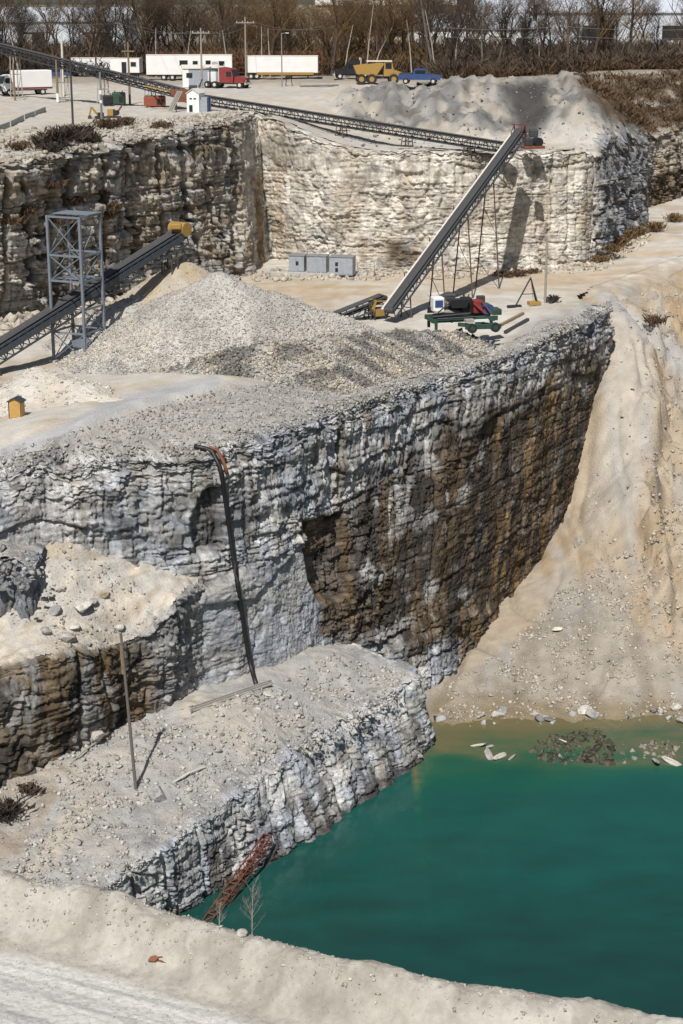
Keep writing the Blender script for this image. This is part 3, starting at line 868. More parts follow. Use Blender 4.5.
def stones(P, S, seed, col, cv=.3, flat=.7):
    rs = np.random.RandomState(seed); n = len(P)
    v = CUBE_V[None] + rs.uniform(-.24, .24, (n, 8, 3))
    v[:, 4:, :2] *= rs.uniform(.35, .95, (n, 1, 1))
    v = v * np.stack([rs.uniform(.7, 1.3, n), rs.uniform(.6, 1.1, n), rs.uniform(.4, 1., n) * flat], 1)[:, None] * np.asarray(S)[:, None, None]
    q = rs.normal(size=(n, 4)); q[:, 1:3] *= .5; q /= np.linalg.norm(q, axis=1)[:, None]
    a, b, c, d = q.T
    R = np.stack([np.stack([1 - 2 * (c * c + d * d), 2 * (b * c - a * d), 2 * (b * d + a * c)], 1), np.stack([2 * (b * c + a * d), 1 - 2 * (b * b + d * d), 2 * (c * d - a * b)], 1),
                  np.stack([2 * (b * d - a * c), 2 * (c * d + a * b), 1 - 2 * (b * b + c * c)], 1)], 1)
    v = np.einsum('nij,nkj->nki', R, v) + np.asarray(P)[:, None]
    F = (CUBE_F[None] + 8 * np.arange(n)[:, None, None]).reshape(-1, 4)
    C = np.repeat(np.clip(np.asarray(col) * (1 + cv * rs.uniform(-1, 1, (n, 1))), .02, .8), 8, 0)
    return v.reshape(-1, 3), F, C


def scatter(name, n, poly_px, f, d0, d1, s0, s1, seed, colf, pw=3., dens=None, cv=.3, lift=.15):
    """loose stones over the ground f inside an outline"""
    rs = np.random.RandomState(seed)
    w = np.array([at_d(x, y, d0)[:2] for x, y in poly_px] + [at_d(x, y, d1)[:2] for x, y in poly_px])
    x = rs.uniform(w[:, 0].min(), w[:, 0].max(), n * 12); y = rs.uniform(d0, d1, n * 12)
    z = f(x, y); px, py = proj(x, y, z)
    k = polysd(px, py, poly_px) > 0
    if dens is not None: k &= rs.rand(len(x)) < dens(x, y, px, py)
    x, y, z = x[k][:n], y[k][:n], z[k][:n]
    s = s0 + (s1 - s0) * rs.rand(len(x)) ** pw
    V, F, C = stones(np.stack([x, y, z + lift * s], 1), s, seed + 1, colf(x, y, z), cv)
    return struct(link_mesh(name, V, F, M_GRAV, col=C), 'stuff')


def const(c): return lambda x, y, z: np.tile(np.asarray(c, float), (len(x), 1))


G1 = C_GRAV * 1.05
scatter('rubble', 7500, [(0, 890), (0, 790), (130, 722), (270, 686), (330, 655), (405, 672), (400, 700), (330, 745), (235, 795), (110, 892)], z_low, 78, 120, .04, .34, 1001, const(G1), 5, dens=lambda x, y, px, py: .25 + .75 * (fbm(x * .4, y * .4, 5) > -.05))
scatter('rubble', 700, [(20, 540), (70, 538), (170, 608), (130, 640), (60, 652), (45, 640)], z_ramp, 94, 112, .05, .3, 1003, const(C_GRAV), 5)
scatter('rubble', 7000, [(560, 590), (683, 500), (683, 715), (440, 722), (440, 690), (510, 645)], z_slope, 116, 150, .04, .3, 1005, const(C_CREAM * .95), 5, dens=lambda x, y, px, py: .2 + .8 * (fbm(x * .3, y * .3, 8) > .1))
scatter('rubble', 1500, [(600, 300), (683, 290), (683, 520), (600, 580), (570, 560), (600, 430)], z_slope, 138, 190, .06, .36, 1007, const(C_CREAM * .95), 6, dens=lambda x, y, px, py: .25 + .75 * sst(630, 655, px))
scatter('rubble', 13000, [(0, 472), (0, 455), (110, 420), (200, 392), (300, 380), (400, 360), (500, 345), (612, 300), (612, 312), (530, 350), (450, 376), (330, 416), (200, 456)], z_mid, 104, 172, .05, .28, 1009, const(G1 * .85), 5)
scatter('rubble', 1200, [(20, 300), (240, 270), (240, 285), (40, 335), (0, 340), (0, 322)], z_mid, 140, 195, .2, 1.1, 1010, const(C_CREAM * .9), 3)
scatter('rubble', 900, [(250, 272), (420, 268), (600, 262), (645, 235), (655, 240), (600, 272), (420, 280), (250, 282)], z_mid, 180, 230, .15, .8, 1011, const(C_CREAM), 3)
scatter('rubble', 1500, [(330, 95), (400, 84), (480, 78), (550, 76), (600, 110), (640, 148), (520, 152), (345, 146)], z_up, 190, 245, .08, .38, 1012, const(C_GREY * .55), 5, cv=.5)
scatter('rubble', 2200, [(-20, 168), (0, 130), (130, 122), (240, 112), (246, 122), (120, 145)], z_up, 150, 200, .1, .55, 1013, const(C_CREAM * .85), 5)
scatter('gravel', 6500, [(-10, 872), (120, 893), (240, 930), (340, 958), (440, 980), (560, 1000), (670, 1022), (560, 1024), (400, 1010), (240, 978), (100, 940), (-10, 925)], z_front, 36, 50, .012, .10, 1015, const(C_CREAM * 1.02), 4)
scatter('gravel', 3200, [(-10, 1024), (-10, 925), (100, 940), (240, 978), (400, 1012), (440, 1024)], z_front, 36, 50, .008, .05, 1016, const(C_GRAV * 1.1), 4)


def shore_z(x, y): return np.maximum(z_slope(x, y), WL - .06)
scatter('rubble', 700, [(545, 738), (600, 728), (615, 745), (612, 766), (545, 764), (530, 752)], lambda x, y: np.full(x.shape, WL - .05), 108, 122, .1, .55, 1017, const(np.array((.075, .07, .05))), 3, cv=.6, lift=.02)
scatter('rubble', 120, [(620, 745), (690, 740), (690, 758), (620, 764)], lambda x, y: np.full(x.shape, WL - .05), 108, 122, .1, .6, 1018, const(np.array((.2, .18, .15))), 3, cv=.6, lift=.0)
scatter('rubble', 60, [(430, 722), (470, 714), (690, 708), (690, 722), (560, 724), (470, 730)], shore_z, 112, 124, .1, .8, 1019, const(C_GREY * .9), 4, cv=.5)

scatter('rubble', 120, [(-10, 548), (40, 548), (44, 580), (20, 590), (-10, 590)], z_but, 88, 110, .08, .5, 1021, const(C_GREY), 4)
# boulders one can count, each a thing
import bmesh


def boulder_mesh(name, seed, col, fl=.75):
    rs = random.Random(seed); bm = bmesh.new(); bmesh.ops.create_icosphere(bm, subdivisions=2, radius=.5)
    for k in range(9):
        nrm = Vector((rs.gauss(0, 1), rs.gauss(0, 1), rs.gauss(0, .8))).normalized(); dd = rs.uniform(.26, .42)
        for v in bm.verts:
            e = v.co.dot(nrm) - dd
            if e > 0: v.co -= nrm * e
    for v in bm.verts: v.co.z *= fl; v.co += Vector((rs.uniform(-.012, .012), rs.uniform(-.012, .012), rs.uniform(-.012, .012)))
    V = [v.co.copy() for v in bm.verts]; bm.verts.index_update(); F = [[v.index for v in f.verts] for f in bm.faces]; bm.free()
    o = link_mesh(name, V, F, M_ROCK, col=np.tile(np.asarray(col), (len(V), 1)))
    return o


B_KINDS = [boulder_mesh('boulder', 40 + k, c, fl) for k, (c, fl) in enumerate([(C_WHITE, .7), (C_GRAV, .6), (C_GREY * .95, .75), (C_TAN, .6), (C_WHITE * 1.1, .35)])]
used_b = [False] * 5


def boulder(kind, px, py, size, label, group=None, sink=.25, stretch=(1, 1, 1)):
    p, nr = cast(px, py)
    o = B_KINDS[kind]
    if used_b[kind]: o = o.copy(); COL.objects.link(o)
    used_b[kind] = True
    o.location = p + Vector((0, 0, size * (.35 - sink))); o.scale = tuple(size * s for s in stretch); o.rotation_euler = (random.uniform(-.3, .3), random.uniform(-.3, .3), random.uniform(0, 6))
    tag(o, label, 'boulder')
    if group: o['group'] = group
    elif 'group' in o: del o['group']
    return o


boulder(2, 157, 796, 1.5, 'big grey boulder beside the foot of the pole on the low bench')
boulder(0, 97, 737, 1.3, 'white squared block leaning at the foot of the brown rock face', stretch=(1, .7, 1))
boulder(4, 557, 630, 1.1, 'bright white flat slab lying alone on the tan mud fan')
for (x, y, s, k) in ((82, 608, 1.5, 0), (92, 604, 1.0, 1), (66, 640, 1.4, 1), (74, 628, .9, 0), (104, 596, .8, 3), (55, 612, 1.0, 2), (46, 632, .9, 1), (120, 628, .8, 0), (88, 645, .7, 1), (60, 590, .7, 0)):
    boulder(k, x, y, s, 'pale angular block lying on the debris ramp', 'blocks fallen on the debris ramp')
for (x, y, s, k) in ((498, 716, 1.1, 0), (537, 716, .9, 0), (545, 718, .7, 1), (585, 712, 1.3, 0), (592, 716, 1.2, 2), (478, 718, .6, 1), (676, 708, 1.0, 0), (682, 722, 1.2, 1), (502, 712, 1.0, 2)):
    boulder(k, x, y, s, 'rock lying on the muddy bank at the edge of the pond', 'rocks along the pond edge')
for (x, y, s, k) in ((478, 746, 1.1, 0), (490, 747, .9, 0), (488, 756, 1.4, 1), (500, 757, 1.2, 0), (512, 758, .8, 1), (655, 762, 1.5, 1), (672, 763, 1.3, 0), (565, 742, .7, 0), (560, 757, .6, 1)):
    boulder(k, x, y, s, 'pale rock breaking the surface of the shallow water', 'rocks in the shallow water', sink=.28, stretch=(1.5, .45, .35))
for (x, y, s, k) in ((168, 700, .8, 1), (268, 695, .7, 0), (262, 700, .6, 1), (300, 725, .7, 1), (96, 742, .7, 0), (40, 790, .8, 1), (188, 790, .6, 0), (218, 752, .6, 1)):
    boulder(k, x, y, s, 'small grey rock lying on the low bench', 'small rocks on the low bench')
boulder(0, 242, 934, .34, 'small white rock sitting on top of the front berm')
boulder(1, 578, 545, 1.3, 'dark rounded rock at the foot of the tan chute', stretch=(.6, .6, 1.6))
for (x, y, s, k) in ((466, 347, 1.8, 1), (478, 345, 1.5, 0), (473, 341, 1.2, 0), (472, 351, 1.5, 2), (235, 430, 1.0, 1), (218, 428, .8, 2), (226, 432, .7, 1)):
    boulder(k, x, y, s, 'grey boulder lying near the rim of the middle bench', 'boulders near the rim of the middle bench')


# ------------------------------------------------------------------ stockpiles
RIM = offset(LIP_MID, .9) + [(24, 174), (60, 260), (-70, 260), (-70, 100)]
def pile(name, label, ridges, st, gz, colf, nst, s0, s1, seed, stcol, rough=.12, cat='gravel pile', cv=.3):
    """ridges: (x0,y0,z0, x1,y1,z1, slope)"""
    R = np.array(ridges, float)
    ext = max(8., *( (r[2] + 29.5) / r[6] + 1 for r in R))
    x0 = min(R[:, 0].min(), R[:, 3].min()) - ext; x1 = max(R[:, 0].max(), R[:, 3].max()) + ext
    y0 = min(R[:, 1].min(), R[:, 4].min()) - ext; y1 = max(R[:, 1].max(), R[:, 4].max()) + ext

    def f(x, y):
        z = np.full(x.shape, -99.)
        for (ax, ay, az, bx, by, bz, sl) in R:
            ex, ey = bx - ax, by - ay
            t = np.clip(((x - ax) * ex + (y - ay) * ey) / (ex * ex + ey * ey + 1e-6), 0, 1)
            dd = np.hypot(x - ax - t * ex, y - ay - t * ey)
            h = az + t * (bz - az) - sl * (np.sqrt(dd * dd + .5) - .7)
            z = np.maximum(z, h) + .25 * np.exp(-np.abs(z - h) * 1.5)
        z = z + rough * 1.6 * fbm(x * .45, y * .45, seed) + rough * fbm(x * 1.6, y * 1.6, seed + 1)
        return np.minimum(z, gz(x, y) - .5 + .55 * polysd(x, y, RIM))
    xs = np.arange(x0, x1, st); ys = np.arange(y0, y1, st); X, Y = np.meshgrid(xs, ys); x, y = X.ravel(), Y.ravel()
    z = f(x, y); g = gz(x, y); k = z > g - .35
    i = np.arange(len(x)).reshape(len(ys), len(xs))
    F = np.stack([i[:-1, :-1], i[:-1, 1:], i[1:, 1:], i[1:, :-1]], -1).reshape(-1, 4); F = F[k[F].all(1)]
    us = np.unique(F); mp = np.zeros(len(x), int); mp[us] = np.arange(len(us))
    V = np.stack([x[us], y[us], z[us]], 1); F = mp[F]; C = np.clip(colf(*V.T), .02, .8)
    rs = np.random.RandomState(seed); a = rs.uniform(x0, x1, nst * 6); b = rs.uniform(y0, y1, nst * 6); c = f(a, b)
    kk = c > gz(a, b) - .1; a, b, c = a[kk][:nst], b[kk][:nst], c[kk][:nst]
    s = (s0 + (s1 - s0) * rs.rand(len(a)) ** 2.5) * np.clip(1.25 - .09 * (c - gz(a, b)), .6, 1.25)
    SV, SF, SC = stones(np.stack([a, b, c + .12 * s], 1), s, seed, colf(a, b, c) * stcol, cv)
    o = link_mesh(name, np.concatenate([V, SV]), np.concatenate([F, SF + len(V)]), M_GRAV, col=np.concatenate([C, SC]), smooth=False)
    return tag(o, label, cat), f




def c_pile(x, y, z):
    n = fbm(x * .3, y * .3, 900)
    c = mix(C_GRAV * 1.0, C_GRAV * 1.25, sst(-.3, .4, n))
    return blend(c, C_CREAM * 1.1, .4 * sst(.1, .4, fbm(x * .15, y * .15, 901)))


def c_pile2(x, y, z):
    n = fbm(x * .35, y * .35, 903)
    c = mix(C_CREAM * .9, C_GRAV * .95, sst(-.3, .3, n))
    return blend(c, np.array((.10, .095, .09)), .72 * sst(-.15, .25, fbm(x * .3 + 3, y * .5, 904)))  # dark blotches paint in the shaded sides of the lumps


def c_sand(x, y, z): return mix(C_WHITE, C_CREAM * 1.08, sst(-.3, .4, fbm(x * .4, y * .2, 905)))
def c_fines(x, y, z): return mix(C_TAN * .95, C_CREAM * .95, sst(-.3, .4, fbm(x * .4, y * .4, 906)))


p0 = at_d(219, 275, 140)
pile('gravel_pile', 'tall pale grey crushed stone stockpile in the middle of the bench', [(*p0, -5.5, 140.5, -23.6, .60), (p0[0], p0[1], p0[2] - .1, -14.4, 142, -24.0, .62), (-5.5, 140.5, -23.6, 0, 142, -25.6, .55), (-14.5, 142, -24.1, -16.5, 139, -26, .55)],
     .2, z_mid, c_pile, 42000, .06, .21, 920, 1.0)
pile('gravel_pile', 'long low lumpy heap of mixed grey stone in front of the tall stockpile', [(-8, 131.5, -26.3, 0, 133.5, -25.8, .45), (0, 133.5, -25.8, 6, 139, -26.2, .5), (6, 139, -26.2, 10, 145, -27.6, .5), (-8, 131.5, -26.3, -12, 128.5, -27.2, .42)],
     .2, z_mid, c_pile2, 28000, .06, .25, 930, 1.0, rough=.34, cv=.45)
t0 = at_d(183, 261, 152)
pile('gravel_pile', 'cone of fine tan stone under the tip of the blue conveyor', [(*t0, t0[0] + .2, t0[1], t0[2] - .1, .64)], .25, z_mid, c_fines, 3000, .06, .2, 940, 1.05, rough=.08)
pile('gravel_pile', 'long grey ridge of stone lying below the blue conveyor', [(t0[0] - 1.5, 151, -24.2, *at_d(120, 305, 147), .6), (*at_d(120, 305, 147), *at_d(92, 350, 142), .6)], .25, z_mid, c_pile, 3500, .08, .28, 950, 1.0, rough=.15)
pile('sand_pile', 'low white heap of fine sand behind the yellow hut', [(*at_d(45, 372, 124), *at_d(80, 385, 122), .45), (*at_d(80, 385, 122), *at_d(125, 402, 119), .4)], .18, z_mid, c_sand, 900, .05, .2, 960, 1.0, rough=.1, cat='sand pile')
pile('sand_pile', 'narrow pale windrow of fines curving past the left side of the yellow hut', [(*at_d(38, 368, 126), *at_d(12, 398, 121), .6), (*at_d(12, 398, 121), *at_d(-12, 425, 117), .6)], .18, z_mid, c_sand, 700, .05, .2, 970, .95, rough=.12, cat='sand pile')
bpy.context.view_layer.update(); DG = bpy.context.evaluated_depsgraph_get()
# ------------------------------------------------------------------ paints and metals
P_WHITE = mat('white_paint', (.78, .78, .77), .45, scale=.8, dirt=(.68, .66, .62)); P_CREAM = mat('cream_paint', (.7, .66, .58), .5)
P_RED = mat('red_paint', (.22, .018, .022), .5, dirt=(.2, .08, .06)); P_DKRED = mat('maroon_paint', (.16, .03, .03), .5)
P_YEL = mat('yellow_paint', (.34, .20, .035), .6, dirt=(.28, .19, .08)); P_BLUE = mat('blue_paint', (.02, .06, .19), .45, dirt=(.08, .10, .16))
P_GREEN = mat('green_paint', (.012, .06, .04), .6, dirt=(.06, .075, .055)); P_ORANGE = mat('orange_red_paint', (.27, .055, .028), .6, dirt=(.2, .09, .05))
P_BLACK = mat('black_paint', (.018, .018, .02), .5); RUBBER = mat('rubber', (.02, .02, .021), .8); GLASS = mat('dark_glass', (.02, .025, .03), .12)
STEEL = mat('grey_steel', (.28, .29, .30), .5, .3); BSTEEL = mat('blue_grey_steel', (.20, .235, .275), .55, .2, dirt=(.13, .145, .165)); DBLUE = mat('dark_blue_steel', (.05, .066, .09), .55, .2, dirt=(.10, .10, .10))
DSTEEL = mat('dark_steel', (.06, .06, .065), .55, .2); RUST = mat('rust', (.20, .075, .035), .85, dirt=(.09, .035, .02)); RUSTRED = mat('red_rust', (.14, .032, .022), .85, dirt=(.07, .025, .018))
BELT = mat('dusty_belt', (.045, .045, .047), .8, dirt=(.075, .07, .065)); CONC = mat('concrete', (.42, .41, .38), .9, bump=.01); GREYP = mat('grey_cabinet_paint', (.33, .36, .40), .5)
WOOD = mat('weathered_wood', (.24, .17, .10), .85, dirt=(.13, .09, .06)); POLEW = mat('grey_pole_wood', (.30, .27, .23), .9); PALEP = mat('pale_pole', (.62, .59, .53), .7)
BROWNST = mat('brown_steel', (.085, .055, .042), .75, dirt=(.05, .035, .03)); DUSTST = mat('dusty_steel', (.38, .36, .32), .7, .1)


def gpos(px, py, d0=150, d1=335): return Vector(hit(px, py, z_up, d0, d1))
def ztop(px, py, D): return at_d(px, py, D)[2]


def wheel(par, x, y, r, w, rim=PALEP):
    o = MB().tube([(x, y - w / 2, r), (x, y + w / 2, r)], r, 16).build('wheel', RUBBER, par)
    MB().tube([(x, y - w / 2 - .015, r), (x, y + w / 2 + .015, r)], r * .5, 12).build('rim', rim, o)
    return o


def window(par, c, d, name='window'):
    return MB().box(c, d).build(name, GLASS, par)


# ---- site office trailers and lorries on the upper yard
def trailer(name, label, cat, px, py, L, H, Wd, rz, body=P_WHITE, wins=(), skirt=None, door=None, clear=.9, wheels=(-.3, -.2), endcol=None, group=None):
    p = gpos(px, py); t = thing(name, label, cat, p, rz, group)
    b = MB().box((0, 0, clear + (H - clear) / 2), (L, Wd, H - clear), bev=.06).build('body', body, t)
    MB().box((0, 0, H + .03), (L + .06, Wd + .06, .06)).build('roof', P_CREAM if body is P_WHITE else DSTEEL, t)
    for (x, w, h, z) in wins:
        fr = MB().box((x, -Wd / 2 - .02, z), (w + .12, .05, h + .12)).build('window', PALEP, t)
        MB().box((x, -Wd / 2 - .05, z), (w, .03, h)).build('pane', GLASS, fr)
    if door is not None:
        d_ = MB().box((door, -Wd / 2 - .03, clear + 1.05), (.95, .06, 2.05)).build('door', CONC, t)
        MB().box((door + .35, -Wd / 2 - .09, clear + 1.), (.05, .08, .16)).build('handle', DSTEEL, d_)
    MB().box((0, 0, clear - .12), (L * .98, Wd * .7, .2)).build('chassis', skirt or DSTEEL, t)
    if skirt is P_YEL:
        MB().box((.6, -Wd / 2 + .04, clear - .12), (L * .78, .1, .42)).build('side_rail', P_YEL, t)
    for x in wheels:
        for s in (-1, 1): wheel(t, L * x, s * (Wd / 2 - .2), .48, .35)
    for x in (.36,):
        for s in (-1, 1): MB().box((L * x, s * Wd * .3, clear / 2 - .08), (.14, .14, clear - .1)).build('leg', DSTEEL, t)
    return t


trailer('site_trailer', 'long white site trailer with a row of small dark windows', 'trailer', 190, 80, 14.0, 4.0, 3.0, 0.03, wins=[(-.9, 1.3, .75, 2.8), (1.0, .8, .65, 2.75), (3.1, .8, .8, 2.75), (5.3, .9, .7, 2.7)], door=4.2)
trailer('box_trailer', 'plain white box trailer on a yellow frame', 'trailer', 282, 79, 12.0, 3.7, 2.8, -.02, skirt=P_YEL, clear=1.05, wheels=(-.42, -.34))
trailer('site_trailer', 'low white trailer partly hidden at the back left of the yard', 'trailer', 95, 76.5, 8.2, 3.1, 2.7, .05, wins=[(-1.5, .5, .5, 2.1), (1.2, .5, .5, 2.1)])
trailer('site_trailer', 'small white office trailer with a grey end and an open dark doorway', 'trailer', 127, 78, 5.0, 3.2, 2.7, -.12, wins=[(1.5, .9, .7, 2.3), (-.1, .8, 1.9, 1.7)], endcol=GREYP)
# shed with a grey long side
p = gpos(201, 87); t = thing('site_shed', 'gabled shed with a white end and a long grey side beside the red lorry', 'shed', p, .12)
MB().prism([(-1.25, 0), (1.25, 0), (1.25, 2.7), (0, 3.1), (-1.25, 2.7)], -2.6, 2.7, 'x').build('wall', GREYP, t)
MB().prism([(-1.26, 0), (1.26, 0), (1.26, 2.69), (0, 3.09), (-1.26, 2.69)], -2.72, -2.6, 'x').build('end_wall', P_WHITE, t)
r_ = MB(); r_.beam((0, -.72, 2.97), (0, -.72, 2.971), .1); r_ = MB().prism([(-1.4, 2.7), (0, 3.16), (1.4, 2.7), (1.4, 2.78), (0, 3.26), (-1.4, 2.78)], -2.85, 2.8, 'x').build('roof', PALEP, t)
MB().box((-1.75, -1.28, 1.75), (.9, .05, .7)).build('window', GLASS, t); MB().box((1.6, -1.29, 1.25), (1.2, .06, 2.0)).build('door', P_WHITE, t)
MB().box((-2.3, -1.27, 1.35), (.9, .02, 2.6)).build('white_panel', P_WHITE, t)


# box van seen from its front corner
def box_van(label, px, py, rz):
    p = gpos(px, py); t = thing('box_van', label, 'van', p, rz)
    MB().box((-1.0, 0, 2.05), (5.2, 2.35, 2.5), bev=.1).build('box_body', P_WHITE, t)
    c = MB().prism([(1.6, .6), (3.35, .6), (3.4, 1.55), (2.95, 2.6), (2.6, 2.75), (1.6, 2.75)], -1.1, 1.1).build('cab', P_WHITE, t)
    MB().prism([(3.36, 1.62), (3.43, 1.62), (3.02, 2.52), (2.95, 2.52)], -.98, .98).build('windscreen', GLASS, t)
    for s in (-1, 1):
        MB().box((2.55, s * 1.11, 2.0), (.8, .03, .7)).build('window', GLASS, c)
        MB().box((3.4, s * .8, 1.05), (.06, .3, .2)).build('headlight', PALEP, t)
        MB().box((3.1, s * 1.3, 2.0), (.1, .2, .4)).build('mirror', P_BLACK, t)
        MB().box((-1.0, s * 1.185, .98), (5.2, .02, .22)).build('side_stripe', P_DKRED, t)
        for x in (2.5, -2.2): wheel(t, x, s * 1.0, .45, .3)
    MB().box((3.42, 0, .7), (.14, 2.1, .28)).build('bumper', DSTEEL, t); MB().box((0, 0, .72), (6.0, 1.2, .2)).build('chassis', DSTEEL, t)
    MB().box((3.41, 0, 1.1), (.04, 1.1, .35)).build('grille', P_BLACK, t)


box_van('white box van with a dark windscreen and a red side stripe', 25, 95, math.radians(208))


# lorry tractor
def tractor(label, px, py, rz, paint):
    p = gpos(px, py); t = thing('lorry', label, 'lorry', p, rz)
    c = MB().prism([(-1.2, .8), (1.0, .8), (1.1, 1.7), (.75, 2.75), (-1.2, 3.0)], -1.15, 1.15).build('cab', paint, t)
    MB().prism([(1.0, .75), (2.9, .75), (2.95, 1.45), (1.05, 1.75)], -.75, .75).build('bonnet', paint, t)
    MB().prism([(1.07, 1.78), (1.14, 1.78), (.83, 2.6), (.76, 2.6)], -1.0, 1.0).build('windscreen', GLASS, t)
    for s in (-1, 1):
        MB().box((.35, s * 1.16, 2.05), (.8, .03, .7)).build('window', GLASS, c); MB().tube([(-1.35, s * .95, .9), (-1.35, s * .95, 3.4)], .08, 8).build('exhaust_stack', PALEP, t)
        MB().prism([(1.4, .8), (1.6, 1.2), (2.6, 1.2), (2.9, .8)], s * .7, s * 1.18).build('fender', paint, t); MB().box((2.92, s * .62, 1.1), (.06, .25, .25)).build('headlight', PALEP, t)
        wheel(t, 2.1, s * 1.0, .5, .3); wheel(t, -2.0, s * .95, .5, .5); wheel(t, -3.2, s * .95, .5, .5)
    MB().box((-.8, 0, .72), (6.6, .9, .25)).build('chassis', DSTEEL, t); MB().box((2.98, 0, .7), (.15, 2.2, .3)).build('bumper', PALEP, t); MB().box((2.96, 0, 1.15), (.04, .9, .5)).build('grille', DSTEEL, t)


tractor('dark red bonneted lorry parked in front of the trailers', 230, 88, math.radians(-22), P_RED)
tractor('black lorry with white trim standing left of the yellow dumper', 352, 79, math.radians(186), P_BLACK)


# articulated dumper
p = gpos(377, 84); t = thing('dump_truck', 'yellow dump truck with a raised edge skip and big tyres', 'dump truck', p, math.radians(3))
MB().prism([(-3.6, 2.5), (-3.2, 1.5), (-.2, 1.3), (.9, 2.9), (.9, 3.2), (.2, 3.25), (-3.7, 2.75)], -1.35, 1.35).build('dump_body', P_YEL, t)
MB().prism([(.95, 1.2), (2.4, 1.2), (2.5, 2.2), (2.2, 3.5), (1.0, 3.5)], -1.0, 1.0).build('cab', P_YEL, t)
MB().box((.3, 0, 3.45), (3.9, 2.2, .16)).build('canopy', P_CREAM, t)
for s in (-1, 1):
    MB().box((1.7, s * 1.01, 2.75), (.95, .03, .9)).build('window', GLASS, t)
    for x in (2.5, -.9, -2.5): wheel(t, x, s * 1.2, .78, .6, P_YEL)
    MB().tube([(-.5, s * .5, 1.2), (.6, s * .5, 2.4)], .1, 8).build('hoist_ram', STEEL, t)
MB().prism([(2.4, 1.1), (3.7, 1.1), (3.75, 1.8), (2.45, 2.2)], -.95, .95).build('bonnet', P_YEL, t); MB().box((3.78, 0, 1.5), (.1, 1.7, .9)).build('grille', P_BLACK, t)
MB().box((0, 0, 1.0), (6.6, 1.0, .35)).build('chassis', DSTEEL, t)
MB().prism([(2.22, 2.25), (2.3, 2.25), (2.12, 3.4), (2.04, 3.4)], -.9, .9).build('windscreen', GLASS, t)

# pickup
p = gpos(420, 84); t = thing('pickup_truck', 'bright blue pickup truck parked at the right end of the yard', 'pickup truck', p, math.radians(-8))
MB().prism([(-2.7, .55), (2.7, .55), (2.75, 1.05), (1.2, 1.2), (-2.7, 1.2)], -.95, .95).build('body', P_BLUE, t)
MB().prism([(-.9, 1.2), (1.25, 1.2), (.6, 1.85), (-.7, 1.88)], -.85, .85).build('cab', P_BLUE, t)
MB().prism([(1.2, 1.24), (1.27, 1.24), (.68, 1.8), (.61, 1.8)], -.75, .75).build('windscreen', GLASS, t)
MB().box((-1.8, 0, 1.28), (1.6, 1.5, .2)).build('load', DSTEEL, t)
for s in (-1, 1):
    MB().box((.1, s * .86, 1.52), (1.3, .03, .42)).build('window', GLASS, t); MB().box((2.72, s * .65, .9), (.06, .3, .18)).build('headlight', PALEP, t)
    for x in (1.75, -1.75): wheel(t, x, s * .85, .38, .26)
MB().box((2.76, 0, .65), (.12, 1.8, .2)).build('bumper', PALEP, t)
# blue covered car at the back left
p = gpos(57, 78); t = thing('parked_car', 'dark blue car parked behind the white box van', 'car', p, .2)
MB().prism([(-2.1, .4), (2.1, .4), (2.15, .85), (1.2, .98), (-2.1, 1.0)], -.85, .85).build('body', P_BLUE, t); MB().prism([(-1.7, 1.), (1.1, .98), (.45, 1.5), (-1.2, 1.52)], -.75, .75).build('cabin', GLASS, t); MB().box((-.4, 0, 1.53), (1.7, 1.3, .05)).build('roof', P_BLUE, t)
for s in (-1, 1):
    for x in (1.35, -1.35): wheel(t, x, s * .78, .33, .22)

# small machines on the near edge of the yard
def tank_box(name, label, cat, px, py, d, paint, rz, lid=True):
    p = gpos(px, py); t = thing(name, label, cat, p, rz)
    MB().box((0, 0, d[2] / 2 + .12), d, bev=.08).build('body', paint, t)
    for k in (-1, 1): MB().box((k * d[0] * .35, 0, .06), (.18, d[1] * 1.05, .13)).build('skid', DSTEEL, t)
    MB().box((0, 0, d[2] + .16), (d[0] * .9, d[1] * .8, .08)).build('lid', DSTEEL, t)
    MB().box((d[0] * .25, -d[1] / 2 - .03, d[2] * .55), (d[0] * .32, .05, d[2] * .5)).build('access_panel', P_BLACK, t)
    for k in (-1, 1): MB().tube([(k * d[0] * .3, 0, d[2] + .2), (k * d[0] * .3, 0, d[2] + .42)], .06, 6).build('lifting_eye', DSTEEL, t)
    return t


tank_box('generator', 'orange red generator box on the near edge of the yard', 'generator', 155, 107, (2.6, 1.3, 1.15), P_ORANGE, .06)
tank_box('fuel_tank', 'dark green fuel tank on the near edge of the yard', 'fuel tank', 119, 105, (1.55, 1.3, 1.35), P_GREEN, -.05)
tank_box('compressor', 'small black compressor beside the dark green tank', 'compressor', 108, 106, (1.2, 1.0, 1.1), P_BLACK, .3)
p = gpos(196, 112); t = thing('control_hut', 'narrow white gabled hut with a grey annex below the conveyor', 'hut', p, -.3)
MB().prism([(-.75, 0), (.75, 0), (.75, 2.1), (0, 2.55), (-.75, 2.1)], -.9, .9).build('wall', P_WHITE, t)
MB().prism([(-.85, 2.08), (0, 2.6), (.85, 2.08), (.85, 2.16), (0, 2.7), (-.85, 2.16)], -1., 1.).build('roof', PALEP, t)
for x, z in ((-.25, 1.55), (.25, 1.55)): MB().box((x, -.92, z), (.3, .04, .14)).build('vent', P_BLACK, t)
MB().box((-.25, -.92, .45), (.42, .04, .75)).build('hatch', P_BLACK, t); MB().box((1.15, .2, .85), (.8, 1.3, 1.7)).build('annex', GREYP, t); MB().box((1.62, .15, 1.0), (.06, .5, 1.8)).build('door', P_BLUE, t)
p = gpos(94, 119); t = thing('digger', 'small yellow excavator arm resting on the near edge of the yard', 'excavator', p, .3); t.scale = (.62, .62, .62)
b_ = MB(); b_.beam((.8, 0, .6), (-.4, 0, 2.1), .22, .35); b_.build('boom', P_YEL, t); MB().beam((-.4, 0, 2.1), (-.8, 0, .5), .18, .28).build('arm', P_YEL, t)
